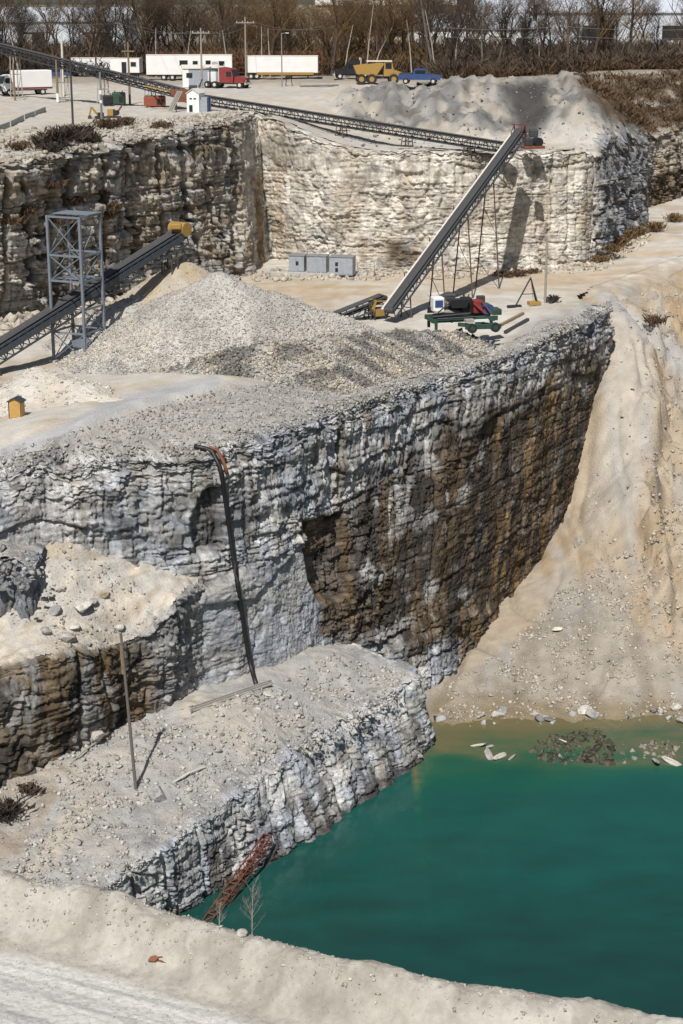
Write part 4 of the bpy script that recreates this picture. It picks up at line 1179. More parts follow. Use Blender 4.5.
MB().prism([(-1.1, .1), (-.5, .1), (-.45, .6), (-.9, .65)], -.35, .35).build('bucket', DSTEEL, t); MB().box((1.2, 0, .75), (1.1, 1.0, .7), bev=.08).build('body', P_BLACK, t)
for s in (-1, 1): MB().box((1.1, s * .55, .25), (1.7, .3, .46), bev=.18).build('track', RUBBER, t)
p = gpos(113, 118); t = thing('pump', 'yellow and black pump skid next to the small excavator', 'pump', p, -.2)
MB().box((0, 0, .12), (1.6, .9, .16)).build('skid', DSTEEL, t); MB().box((-.2, 0, .6), (.7, .7, .75), bev=.06).build('engine', P_YEL, t); MB().tube([(.35, -.3, .55), (.35, .4, .55)], .3, 12).build('pump_casing', P_BLACK, t); MB().tube([(.35, .4, .55), (.9, .5, 1.3)], .1, 8).build('outlet', RUST, t)
# ladder-like chute leaning by the generator
p = gpos(170, 112); t = thing('chute', 'slim grey discharge chute sloping down beside the orange generator', 'chute', p, 0)
q = Vector(at_d(180, 91, p.y + .5)) - p
for s in (-.22, .22): MB().beam((s, 0, .1), (q.x + s, q.y, q.z), .08, .2).build('side_plate', DUSTST, t)
MB().beam((0, .03, .08), (q.x, q.y + .03, q.z - .02), .4, .05).build('pan', DUSTST, t); MB().beam((q.x * .6, q.y * .6, 0), (q.x * .6, q.y * .6, q.z * .58), .1).build('prop', DSTEEL, t)
# concrete kerb blocks along the ramp on the left
for k, (a, c) in enumerate((((-6, 132), (8, 127)), ((9, 126.5), (22, 120)), ((23, 119.5), (33, 116)), ((33.5, 115.8), (44, 111.5)))):
    a = gpos(*a); c = gpos(*c); t = tag(MB().beam((0, 0, .25), tuple(c - a + Vector((0, 0, .25))), .45, .6).build('barrier_block', CONC), 'long low grey barrier block beside the yard ramp', 'barrier', 'barrier blocks beside the yard ramp'); t.location = a
# pipe lying by the box trailer
a = gpos(300, 87); c = gpos(338, 86); o = tag(MB().tube([(0, 0, .25), tuple(c - a + Vector((0, 0, .25)))], .25, 10).build('steel_pipe', DUSTST), 'long grey pipe lying on the yard right of the box trailer', 'pipe'); o.location = a
p = gpos(289, 86); t = thing('sawhorse', 'small black stand beside a lamp pole in front of the box trailer', 'stand', p)
for s in (-1, 1):
    MB().beam((-.5, s * .25, 0), (-.35, 0, 1.3), .08).build('leg', P_BLACK, t); MB().beam((.5, s * .25, 0), (.35, 0, 1.3), .08).build('leg', P_BLACK, t)
MB().box((0, 0, 1.3), (1.1, .3, .35)).build('top', P_BLACK, t)
# red mesh fence behind the trailers
a = Vector((*at_d(148, 57, 300)[:2], -12.5)); c = Vector((*at_d(322, 57, 300)[:2], -12.5)); t = thing('mesh_fence', 'dull red mesh fence along the foot of the wood behind the trailers', 'fence', a)
n_ = 14
for k in range(n_ + 1): d_ = (c - a) * k / n_; MB().beam((d_.x, d_.y, 0), (d_.x, d_.y, 4.3), .1).build('post', RUST, t)
for k in range(5): MB().beam((0, 0, .6 + .85 * k), ((c - a).x, (c - a).y, .6 + .85 * k), .06).build('rail', RUST, t)
mm = MB()
for k in range(90): d_ = (c - a) * k / 90; mm.beam((d_.x, d_.y + .06, .3), (d_.x, d_.y + .06, 4.1), .2, .02)
mm.build('mesh', P_DKRED, t)


# ------------------------------------------------------------------ poles and wires
POLETOP = {}


def upole(label, px, pyb, pyt, cross=None, m=POLEW, r=.16, lean=0, name='utility_pole', cat='utility pole', lamp=False, base=None, band=None, insul=True):
    p = base or gpos(px, pyb); D = p.y; h = ztop(px, pyt, D) - p.z
    t = thing(name, label, cat, p)
    top = Vector((lean, 0, h))
    MB().tube([(0, 0, -.3), tuple(top * .5), tuple(top)], [r, r * .9, r * .75], 10).build('pole', m, t)
    for k, (zz, w) in enumerate(cross or ()):
        ca = MB().beam((top.x - w / 2, -.12, h - zz), (top.x + w / 2, -.12, h - zz), .12, .16).build('crossarm', m, t)
        if insul:
            for q in (-.45, -.15, .15, .45): MB().tube([(top.x + q * w, -.12, h - zz + .08), (top.x + q * w, -.12, h - zz + .28)], .05, 6).build('insulator', PALEP, ca)
    if lamp:
        MB().beam((top.x, 0, h - .1), (top.x + .7, -.1, h + .05), .07).build('lamp_arm', STEEL, t); MB().box((top.x + .85, -.1, h), (.5, .24, .14), bev=.04).build('lamp_head', PALEP, t)
    if band:
        for (z0, z1) in band: MB().tube([(0, 0, z0), (0, 0, z1)], r * 1.25, 10).build('marker_band', P_WHITE, t)
    POLETOP[px] = (p, top)
    return t


upole('tall pale pole with a crossarm rising behind the small office trailer', 126, 74, 18, [(.9, 3.2)], PALEP, .17)
upole('brown pole with a short board near its top, standing by the dark green tank', 130, 105, 42, [(1.1, 1.6)], WOOD, .15, insul=False)
upole('grey pole with a crossarm in front of the long white site trailer', 202, 88, 28, [(.7, 2.6)], POLEW, .16)
upole('tall pole with a crossarm right of the red lorry', 246, 80, 17, [(.9, 3.0)], POLEW, .15)
upole('slim lamp pole in front of the box trailer', 282, 87, 33, None, STEEL, .1, lamp=True, name='lamp_pole', cat='lamp pole')
upole('white topped pole left of the low white trailer', 64, 96, 33, None, PALEP, .18)
upole('dark grey pole near the barrier blocks', 73, 125, 57, None, DSTEEL, .12)
upole('grey pole standing in a dry shrub on the yard edge', 102, 126, 72, None, STEEL, .13, band=[(3.2, 3.6), (2.3, 2.6)])
upole('short brown pole in front of the white box van', 15, 101, 63, None, WOOD, .14)
upole('pole wrapped white at its foot under the upper conveyor', 58, 103, 60, None, WOOD, .16, band=[(.1, 1.2)])
# pole at the edge of the middle bench
p, nr = cast(545, 303); upole('slim grey pole standing at the rim of the middle bench', 545, 303, 237, None, POLEW, .13, base=p)
p, nr = cast(136, 789); t = upole('tall grey brown pole leaning slightly on the low bench', 136, 789, 633, None, mat('dark_grey_pole', (.15, .135, .12), .85), .105, base=p, lean=-.55)
MB().tube([(-.50, 0, 7.6), (-.56, 0, 9.4)], .1, 10).build('weathered_top', WOOD, t)


def wire(label, pts, sag=.6, r=.03, m=DSTEEL, group=None):
    P = []
    for a, c in zip(pts[:-1], pts[1:]):
        a = Vector(a); c = Vector(c)
        for k in range(9):
            u = k / 8; q = a.lerp(c, u); q.z -= sag * 4 * u * (1 - u); P.append(q)
    o = link_mesh('power_line', *(lambda b: (b.v, b.f))(MB().tube(P, r, 4)), m)
    return tag(o, label, 'power line', group)


def ptop(px, dx=0, dz=-.7): p, t = POLETOP[px]; return p + t + Vector((dx, 0, dz))
for dx in (-1.2, 1.2):
    wire('thin power line strung between the crossarm poles above the yard', [Vector(at_d(-40, 12, 265)) + Vector((dx, 0, 0)), ptop(126, dx), ptop(202, dx * .8, -.4), ptop(246, dx), Vector(at_d(330, 26, 300)) + Vector((dx, 0, 0))], 1., .016, STEEL, 'power lines above the yard')
for y in (27, 36):
    wire('thin line crossing in front of the bare trees on the right', [at_d(440, y, 292), at_d(560, y - 1, 292), at_d(720, y + 1, 292)],   .5, .022, STEEL, 'lines in front of the trees')


# ------------------------------------------------------------------ conveyors
def conveyor(name, label, a, c, wd, dep, mf, mbelt, legs=(), gz=None, rail=False, pitch=1.5, mleg=RUST, walkway=None, spread=1.0, mwalk=None, single=False):
    a = Vector(a); c = Vector(c); t = thing(name, label, 'conveyor', a)
    v = c - a; L = v.length; d = v.normalized(); s = Vector((d.y, -d.x, 0)).normalized(); u = s.cross(d).normalized()
    if u.z < 0: u = -u
    fr = MB(); n = max(3, int(L / pitch))
    for k in (-1, 1):
        o = s * (k * wd / 2)
        fr.beam(o, o + v, .12, .16); fr.beam(o - u * dep, o + v - u * dep, .12, .14)
        for i in range(n + 1):
            q = o + v * (i / n); fr.beam(q, q - u * dep, .08)
            if i < n: fr.beam(q - u * (dep if i % 2 else 0), o + v * ((i + 1) / n) - u * (0 if i % 2 else dep), .06)
    for i in range(n + 1):
        q = v * (i / n) - u * dep; fr.beam(q - s * wd / 2, q + s * wd / 2, .07)
    fr.build('truss', mf, t)
    b = MB(); hw = wd * .40
    for (k0, k1, z0, z1) in ((-hw, -hw * .45, .2, .07), (-hw * .45, hw * .45, .07, .07), (hw * .45, hw, .07, .2)):
        q = [s * k0 + u * z0, s * k1 + u * z1, s * k1 + v + u * z1, s * k0 + v + u * z0]
        b._add(q + [w_ - u * .03 for w_ in q], [(0, 1, 2, 3), (7, 6, 5, 4), (0, 4, 5, 1), (2, 6, 7, 3), (1, 5, 6, 2), (0, 3, 7, 4)])
    b.beam(-u * (dep * .55), v - u * (dep * .55), wd * .75, .03, up=u)
    b.build('belt', mbelt, t)
    ro = MB(); ro.beam(-s * wd * .5 - u * .1, s * wd * .5 - u * .1, .12, .12, up=u); ni = int(L / 1.8); i0 = None
    for i in range(ni):
        if i0 is None: i0 = ro.build('idler', DSTEEL, t); o_ = i0
        else: o_ = i0.copy(); COL.objects.link(o_); o_.parent = t
        o_.location = v * ((i + .5) / ni)
    for e, nm in ((Vector(), 'tail_pulley'), (v, 'head_pulley')): MB().tube([e - s * wd * .45 - u * .12, e + s * wd * .45 - u * .12], .26, 12).build(nm, DSTEEL, t)
    if rail:
        rl = MB()
        for k in rail:
            o = s * (k * (wd / 2 + .05))
            for hh in (.55, 1.0): rl.beam(o + u * hh, o + v + u * hh, .05)
            for i in range(n + 1): q = o + v * (i / n); rl.beam(q, q + u * 1.0, .05)
        rl.build('handrail', mf, t)
    if walkway:
        o = s * (walkway * (wd / 2 + .2)); MB().beam(o - u * .1, o + v - u * .1, .34, .06, up=u).build('walkway', mwalk or mf, t)
    for f in legs:
        q = v * f - u * dep; g = MB(); W_ = a + q
        if single:
            zg = float(gz(np.array([W_.x]), np.array([W_.y]))[0]) - a.z - .1; hh = q.z - zg
            def lp(k, f): return Vector((q.x, q.y, q.z - hh * f)) + s * k * (wd * .38 + .085 * hh * f)
            for k in (-1, 1): g.beam(lp(k, 0), lp(k, 1), .13)
            nb = max(2, int(hh / 2.6))
            for i in range(1, nb):
                g.beam(lp(-1, i / nb), lp(1, i / nb), .07)
                if i % 2: g.beam(lp(-1, i / nb), lp(1, (i + 1) / nb), .05)
        else:
            for k in (-1, 1):
                for j in (-1, 1):
                    top = q + s * (k * wd * .45) + d * (j * .35); bx = W_ + s * (k * wd * .55) + Vector((d.x, d.y, 0)) * (j * spread)
                    zg = float(gz(np.array([bx.x]), np.array([bx.y]))[0]); g.beam(top, bx - a + Vector((0, 0, zg - bx.z - .1)), .11)
            base = q.copy(); base.z = float(gz(np.array([W_.x]), np.array([W_.y]))[0]) - a.z
            nb = max(2, int((q.z - base.z) / 3.2))
            for i in range(1, nb + 1):
                f0 = i / (nb + .3); w0 = .35 + (spread - .35) * f0; z0 = q.z + (base.z - q.z) * f0
                f1 = (i - 1) / (nb + .3); w1 = .35 + (spread - .35) * f1; z1 = q.z + (base.z - q.z) * f1
                dh = Vector((d.x, d.y, 0))
                for k in (-1, 1):
                    o = s * (k * wd * .5)
                    A = Vector((q.x, q.y, z0)) + o; B = Vector((q.x, q.y, z1)) + o
                    g.beam(A - dh * w0, A + dh * w0, .06)
                    if k <= 0: g.beam(A - dh * w0, B + dh * w1, .04)
                for j in (-1, 1): g.beam(Vector((q.x, q.y, z0)) - s * wd * .5 + dh * w0 * j, Vector((q.x, q.y, z0)) + s * wd * .5 + dh * w0 * j, .08)
        g.build('trestle', mleg, t)
    return t, s, u, d


def fpx(a, c, px):                        # where along a line a place shows
    a = np.array(a); c = np.array(c); f = np.linspace(0, 1, 400)[:, None]; P = a + (c - a) * f
    x, y = proj(*P.T); return float(f[np.argmin(abs(x - px))][0])


UA = at_d(-60, 30, 243); UB = at_d(182, 90, 208)
conveyor('conveyor', 'long dark conveyor crossing above the left side of the yard', UA, UB, 1.1, .9, DSTEEL, BELT, [fpx(UA, UB, x) for x in (15, 62, 103, 150)], z_up, spread=.5, mleg=DUSTST, pitch=1.)
UC = at_d(188, 94, 207); UD = at_d(512, 145, 189)
conveyor('conveyor', 'long black conveyor descending along the ledge above the pale back wall', UC, UD, 1.1, .9, DSTEEL, BELT, [fpx(UC, UD, x) for x in (240, 275, 342, 408, 470)], z_up, spread=.5, mleg=BROWNST, pitch=1.)
# hopper where they meet
p = Vector(at_d(183, 94, 207)); g = gpos(183, 104); t = thing('transfer_hopper', 'rusty hopper where the two dark upper conveyors meet', 'hopper', (p.x, p.y, g.z))
h_ = p.z - g.z
MB().prism([(-.7, h_ - .9), (.7, h_ - .9), (1.6, h_ + .5), (-1.6, h_ + .5)], -.9, .9).build('bin', RUST, t)
for sx in (-1, 1):
    for sy in (-1, 1): MB().beam((sx * .9, sy * .75, -.3), (sx * .9, sy * .75, h_), .14).build('leg', DSTEEL, t)
MB().box((1.2, 0, h_ + .75), (.9, 1.2, .5), bev=.06).build('drive_motor', DSTEEL, t)
MB().beam((1.7, -.6, h_ - .6), (2.3, -.6, h_ + 1.7), .12).build('brace', DSTEEL, t); MB().beam((1.1, .6, h_ - .6), (2.3, .6, h_ + 1.7), .12).build('brace', DSTEEL, t)
MB().beam((-4.5, .6, h_ + .9), (-1.0, .3, h_ + .15), .5, .12).build('yellow_chute', P_YEL, t)

IA = at(389, 309, -27.6); IB = at_d(520, 130, 186.5)
t, s_, u_, d_ = conveyor('conveyor', 'steep blue grey conveyor climbing from the floor to the top of the back wall', IA, IB, 1.0, .9, DBLUE, BELT, [fpx(IA, IB, x) for x in (405, 437, 463, 489)], z_mid, spread=1.1, mleg=BROWNST, walkway=-1, mwalk=PALEP, single=True)
vI = Vector(IB) - Vector(IA)
hf = MB()
for k in (-1, 1):
    e = vI + s_ * k * .6; hf.beam(e - u_ * .8, e + u_ * .6, .1); hf.beam(e + u_ * .6, e - d_ * 1.2 + u_ * .1, .08)
hf.beam(vI + u_ * .6 - s_ * .85, vI + u_ * .6 + s_ * .85, .1); hf.build('head_frame', RUSTRED, t)
MB().box(tuple(vI + s_ * 1.5 - u_ * .3), (.9, 1.2, .8), bev=.1).build('drive_motor', DSTEEL, t)
bk = MB()
for f in (.18, .36, .54, .72, .9): q = vI * f - s_ * 1.2; bk.beam(q, q - u_ * .5, .07)
bk.build('bracket', DSTEEL, t)
# feed hopper at its foot
p = Vector(at(377, 318, -28.9)); t = thing('feed_hopper', 'yellow hopper at the foot of the steep conveyor', 'hopper', p, .5); t.scale = (.72, .72, .72)
MB().prism([(-.7, .4), (.7, .4), (1.0, 1.3), (-1.0, 1.3)], -.9, .9).build('bin', P_YEL, t)
MB().prism([(-1.0, 1.32), (-.86, 1.32), (-.5, 2.5), (-.66, 2.5)], -.9, .9).build('back_plate', P_YEL, t); MB().beam((-.6, -.9, 2.4), (1.4, -.9, 2.3), .16).build('guard_rail', P_YEL, t); MB().beam((-.6, .9, 2.4), (1.4, .9, 2.3), .16).build('guard_rail', P_YEL, t)
for sx in (-1, 1):
    for sy in (-1, 1): MB().beam((sx * .8, sy * .85, -.2), (sx * .8, sy * .85, 1.2), .14).build('leg', DSTEEL, t)
# short feeder
FA = at(332, 316, -28.4); FB = at(382, 296, -26.9)
conveyor('conveyor', 'short dark feeder conveyor between the stockpile and the yellow hopper', FA, FB, 1.4, .8, DBLUE, BELT, [.75], z_mid, spread=.5, mleg=DSTEEL)
p = Vector(at(533, 149, -15.7)); t = thing('winch', 'dark winch with a round drum on the ledge beside the conveyor head', 'winch', p, .3)
MB().box((0, 0, .2), (2.4, 1.2, .3), bev=.04).build('skid', RUST, t); MB().tube([(.5, -.5, .75), (.5, .5, .75)], .5, 14).build('drum', P_BLACK, t); MB().box((-.6, 0, .75), (.8, .8, .8), bev=.1).build('motor', DSTEEL, t); MB().beam((-1.0, 0, .3), (-1.3, 0, 1.6), .1).build('mast', RUSTRED, t)
# left conveyor through the tower
LA = at_d(-45, 371, 131.5); LB = at_d(180, 230, 152)
t, s_, u_, d_ = conveyor('conveyor', 'dark blue conveyor rising through the steel tower to the tan stone cone', LA, LB, 1.3, 1.25, DBLUE, BELT, [.93, .12], z_mid, pitch=.9, mleg=DSTEEL, spread=.6)
vL = Vector(LB) - Vector(LA)
for k in (-1, 1): MB().beam(s_ * k * .72 - u_ * .45, vL + s_ * k * .72 - u_ * .45, .05, .5, up=u_).build('side_plate', DBLUE, t)
MB().tube([vL + s_ * .9 + u_ * .1, vL - s_ * .9 + u_ * .1], .62, 14).build('head_drum', P_YEL, t)
MB().box(tuple(vL - d_ * .3 + u_ * .55), (1.0, 1.6, .5), bev=.1).build('head_guard', P_YEL, t)
MB().beam(vL + u_ * .0, vL + d_ * 2.0 - u_ * 0.2, .08).build('scraper_arm', STEEL, t)

# blue steel tower
p = Vector(at_d(80, 362, 140.7)); p.z = float(z_mid(np.array([p.x]), np.array([p.y]))[0])
h_ = ztop(79, 214, p.y) - p.z
t = thing('steel_tower', 'square blue grey lattice tower standing astride the blue conveyor', 'tower', p, math.radians(-24))
hw = 1.55
cr = [(-hw, -hw), (hw, -hw), (hw, hw), (-hw, hw)]
for (x, y) in cr:
    l = MB().beam((x, y, -.3), (x, y, h_), .2, .2).build('leg', BSTEEL, t); MB().box((x, y, .1), (.6, .6, .25)).build('foot_block', CONC, l)
lv = [2.6, 4.6, 6.9, 9.0, h_ - .1]
for k in range(4):
    (x0, y0), (x1, y1) = cr[k], cr[(k + 1) % 4]
    for z in lv:
        if k % 2 == 0 and 4 < z < 6: continue
        MB().beam((x0, y0, z), (x1, y1, z), .11, .15).build('girt', BSTEEL, t)
    for (z0, z1) in ((.3, 2.6), (6.9, 9.0), (9.0, h_ - .1)) + (((2.6, 4.6),) if k % 2 else ()):
        br = MB(); br.beam((x0, y0, z0), (x1, y1, z1), .06); br.beam((x1, y1, z0), (x0, y0, z1), .06); br.build('cross_bracing', BSTEEL, t)
MB().box((0, .6, h_ + .03), (2 * hw + .3, 2 * hw - 1, .07)).build('platform', BSTEEL, t)
MB().box((0, 0, 6.95), (2 * hw - .3, .9, .08)).build('walkway', BSTEEL, t)
gp = MB().prism([(-.5, .2), (.5, .2), (.8, 1.3), (-.8, 1.3)], -.6, .6).build('chute_box', BSTEEL, t); gp.location = (.3, .2, .4)

# ------------------------------------------------------------------ middle bench equipment
a = at(268, 278, -29.); c = at(368, 277, -29.)
pad = tag(MB().box((0, 0, .12), (11.4, 3.2, .34), bev=.03).build('concrete_pad', CONC), 'low concrete pad under the grey cabinets', 'concrete pad'); pad.location = (at(316, 275, -29)[0], at(316, 275, -29)[1] + .9, -29.); pad.rotation_euler = (0, 0, math.radians(-3))
for k, (px, py, w_, h_, lab) in enumerate(((298, 272, 1.75, 1.75, 'grey cabinet with one louvre, leftmost on the concrete pad'), (318, 273, 2.2, 1.8, 'plain grey cabinet between the two others on the concrete pad'), (342.5, 275.5, 2.6, 1.95, 'largest grey cabinet, with two dark vents, on the concrete pad'))):
    q = at(px, py, -28.71); t = thing('electrical_cabinet', lab, 'cabinet', (q[0], q[1] + .9, -28.71), math.radians(-12), 'cabinets on the concrete pad')
    MB().box((0, 0, h_ / 2), (w_, 1.7, h_), bev=.04).build('body', GREYP, t); MB().box((0, 0, h_ + .04), (w_ + .12, 1.82, .08)).build('roof', STEEL, t)
    for x in (-.26, .26): MB().box((x * w_, -.865, h_ * .48), (w_ * .46, .03, h_ * .84)).build('door', GREYP, t)
    if k != 1:
        for x, z in (((-.18, .62), (-.18, .3)) if k == 2 else ((.05, .55),)): MB().box((x * w_, -.89, z * h_), (.32, .03, .42)).build('vent', P_BLACK, t)
t = thing('pipe_frame', 'empty pipe frame standing left of the grey cabinets', 'frame', at(278, 272, -28.71))
for x in (-1, 0, 1): MB().tube([(x, .3, 0), (x, .3, 1.25)], .045, 6).build('post', PALEP, t)
for z in (.6, 1.25): MB().tube([(-1, .3, z), (1, .3, z)], .045, 6).build('rail', PALEP, t)
t = thing('pipe_frame', 'low pipe railing right of the grey cabinets', 'frame', at(366, 277, -28.95))
for x in (-.9, .1, .9): MB().tube([(x, .3, 0), (x, .3, 1.5)], .045, 6).build('post', STEEL, t)
MB().tube([(-.9, .3, 1.4), (.9, .3, 1.4)], .045, 6).build('rail', STEEL, t)

# screening plant (green)
q = cast(461, 330)[0]; t = thing('screening_plant', 'green framed mobile screening machine with a red radiator and black engine', 'machine', (q.x + .05, q.y + .9, q.z), math.radians(14))
ch = MB()
for s in (-1, 1): ch.beam((-3.0, s * 1.0, .95), (3.0, s * 1.0, .95), .22, .38)
for x in (-2.8, -1.2, .6, 2.6): ch.beam((x, -1.2, .85), (x, 1.2, .85), .18, .25)
ch.build('chassis', P_GREEN, t)
for x in (-2.6, 2.4):
    for s in (-1, 1): MB().beam((x, s * 1.1, 0), (x, s * 1.1, .9), .22).build('leg', P_GREEN, t)
b_ = MB(); b_.beam((-.6, -1.1, .55), (1.4, -2.6, .5), .3, .3); b_.beam((1.0, -1.0, .55), (2.6, -2.3, .5), .3, .3); b_.beam((-.4, -2.5, .55), (2.8, -2.5, .5), .28, .4); b_.build('outrigger', P_GREEN, t)
for x in (.2, 2.3): wheel(t, x, -2.5, .42, .3, P_GREEN)
MB().box((-1.0, .1, 1.45), (3.0, 1.5, .12), rot=Matrix.Rotation(.08, 3, 'Y')).build('screen_deck', DUSTST, t); MB().box((-1.2, .9, 1.55), (3.2, .14, .5)).build('side_plate', P_BLACK, t); MB().box((-1.2, -.7, 1.35), (3.2, .1, .35)).build('side_plate', P_BLACK, t)
MB().box((-2.0, .6, 2.1), (1.0, 1.0, 1.25), bev=.1).build('control_box', P_WHITE, t); MB().box((-2.0, .08, 2.2), (.7, .05, .6)).build('panel', P_BLUE, t)
MB().box((.5, .3, 1.9), (.9, 1.0, 1.5), bev=.12).build('engine', P_BLACK, t); MB().tube([(.3, .3, 2.6), (.3, .3, 3.1)], .1, 8).build('exhaust', DSTEEL, t)
MB().box((1.45, .2, 1.85), (.8, 1.1, 1.1), bev=.08).build('radiator', P_RED, t); MB().tube([(1.0, -.4, 2.2), (2.0, -.7, 1.3)], .12, 8).build('hose', P_RED, t)
MB().tube([(2.4, -.5, 1.6), (2.4, .6, 1.6)], .48, 14).build('fuel_tank', P_BLUE, t); MB().box((3.1, .1, 1.35), (.9, 1.3, .5), bev=.05).build('toolbox', P_GREEN, t)
MB().beam((-.2, -.9, 1.2), (2.2, -1.6, 1.0), .3, .2).build('drawbar', P_GREEN, t); MB().box((.2, -1.7, .95), (.8, .6, .25)).build('step_plate', DUSTST, t)
for k, (a_, c_, r_, m_) in enumerate((((-2.9, -1.1, 1.3), (.4, -1.3, 1.5), .1, P_BLACK), ((-2.6, -1.35, 1.15), (1.8, -1.35, 1.2), .07, DSTEEL), ((1.9, .8, 1.2), (3.4, -.6, 1.25), .09, P_BLACK), ((-1.1, .95, 1.5), (-.1, .9, 2.9), .08, P_BLACK), ((.9, .9, 1.3), (.95, .9, 2.8), .07, RUST))):
    MB().tube([a_, c_], r_, 6).build('pipe', m_, t)
MB().prism([(-.6, 0), (.6, 0), (.9, .7), (-.9, .7)], -.5, .5).build('hopper', P_BLACK, t).location = (-.35, -.2, 1.9)
MB().box((2.0, .75, 2.2), (.7, .5, .9), bev=.06).build('battery_box', DSTEEL, t); MB().box((1.2, -1.9, .95), (1.3, .25, .18)).build('step_plate', P_WHITE, t)
MB().beam((-2.4, -.9, 1.6), (-1.4, -.9, 2.4), .1).build('strut', DSTEEL, t); MB().beam((2.6, -.9, 1.2), (1.6, -.6, 2.5), .1).build('strut', RUST, t)
q = cast(441, 296)[0]; t = thing('steel_plate_stack', 'flat pale sheet lying behind the green machine', 'sheet', (q.x, q.y, q.z), .4); MB().box((0, 0, .15), (2.6, 1.3, .28), bev=.03).build('sheet', PALEP, t); MB().box((0, 0, .02), (2.2, .2, .06)).build('bearer', WOOD, t)
# A-frame
q = cast(528, 306)[0]; t = thing('lifting_frame', 'black A shaped lifting frame with a yellow winch box', 'lifting frame', q, .25)
apx = (.3, .3, 2.7)
for (x, y) in ((-1.5, -.4), (.9, -.5), (1.2, .9), (-.9, .9)): MB().tube([(x, y, 0), apx], .07, 8).build('leg', P_BLACK, t)
MB().beam((-.75, -.1, 1.2), (.6, -.2, 1.2), .07).build('brace', P_BLACK, t); MB().box((.55, -.2, .3), (1.2, .8, .35), bev=.05).build('winch_box', P_YEL, t); MB().box((-1.6, -.5, .12), (1.4, .5, .24), bev=.05).build('foot_plate', P_BLACK, t); MB().tube([(.3, .3, 2.6), (.5, -.1, .5)], .03, 6).build('cable', P_YEL, t)
for k, (a, c, lab) in enumerate((((493, 331), (523, 315), 'brown timber lying on the bench right of the green machine'), ((505, 334), (528, 321), 'shorter dark timber lying beside the brown one near the bench rim'))):
    a = cast(*a)[0]; c = cast(*c)[0]; o = tag(MB().beam((0, 0, .15), tuple(c - a + Vector((0, 0, .15))), .28, .25).build('timber', WOOD if k == 0 else DSTEEL), lab, 'timber'); o.location = a
# small yellow hut
q = cast(17, 417)[0]; t = thing('yellow_hut', 'tiny bright yellow hut with a dark peaked roof', 'hut', q, -.15); t.scale = (.86, .86, .86)
MB().prism([(-.55, 0), (.55, 0), (.55, 1.35), (0, 1.6), (-.55, 1.35)], -.45, .45).build('wall', mat('golden_yellow_paint', (.55, .32, .07), .7, dirt=(.42, .27, .10)), t)
MB().prism([(-.68, 1.3), (0, 1.61), (.68, 1.3), (.68, 1.37), (0, 1.71), (-.68, 1.37)], -.55, .55).build('roof', DSTEEL, t); MB().box((0, -.46, .68), (.72, .03, 1.2)).build('door', mat('worn_yellow_paint', (.50, .30, .09), .7), t)
for s in (-.5, .5): MB().box((s, -.46, .68), (.07, .04, 1.36)).build('corner_post', DSTEEL, t)

# ------------------------------------------------------------------ hose, boom, beams on the rock
P = []
HP = [(194, 448), (204, 450), (212, 453), (218, 462)] + [(float(np.interp(y, [470, 510, 540, 575, 605, 640, 668, 687], [221, 227, 231, 236, 241, 246, 251, 257])), y) for y in range(468, 690, 7)]
for (x, y) in HP:
    l, nr = cast(x, y); P.append(l + (Vector((0, 0, 0)) - l).normalized() * (.35 if y > 455 else .2) + Vector((0, 0, .12 if y < 456 else 0)))
for _ in range(3): P = P[:4] + [(P[i - 1] + P[i] * 2 + P[i + 1]) / 4 if i < len(P) - 1 else P[i] for i in range(4, len(P))]
o = tag(MB().tube(P, .17, 8).build('drain_hose', mat('black_hose', (.012, .012, .013), .55), smooth=True), 'thick black hose hanging down the rock face from the rim to the low bench', 'hose')
P2 = [p + Vector((.35, .1, .05)) for p in P[1:6]]; tag(MB().tube(P2, .12, 8).build('drain_hose', RUST, smooth=True), 'short rusty hose looped over the rim next to the thick black hose', 'hose')
a = cast(192, 712)[0]; c = cast(270, 686)[0]; t = thing('steel_channel', 'long grey steel channel lying at the foot of the smooth rock slab', 'beam', a); v_ = c - a
MB().beam((0, 0, .15), tuple(v_ + Vector((0, 0, .2))), .5, .08).build('web', DUSTST, t)
for s in (-.25, .25): MB().beam((s * .3, s, .22), tuple(v_ + Vector((s * .3, s, .27))), .07, .24).build('flange', DUSTST, t)
for (a, c, r, lab, m_) in (((174, 783), (205, 768), .07, 'thin pale stick lying on the low bench right of the big boulder', PALEP), ((70, 765), (98, 742), .06, 'thin bar lying below the white block on the low bench', DUSTST), ((0, 815), (42, 788), .05, 'thin dark cable lying on the left of the low bench', DSTEEL)):
    a = cast(*a)[0]; c = cast(*c)[0]; md = (a + c) / 2; P = [Vector((0, 0, r)), (c - a) * .5 + Vector((0, 0, r + .12)), c - a + Vector((0, 0, r))]
    o = tag(MB().tube(P, r, 6).build('metal_bar' if r > .05 else 'cable', m_), lab, 'bar' if r > .05 else 'cable'); o.location = a
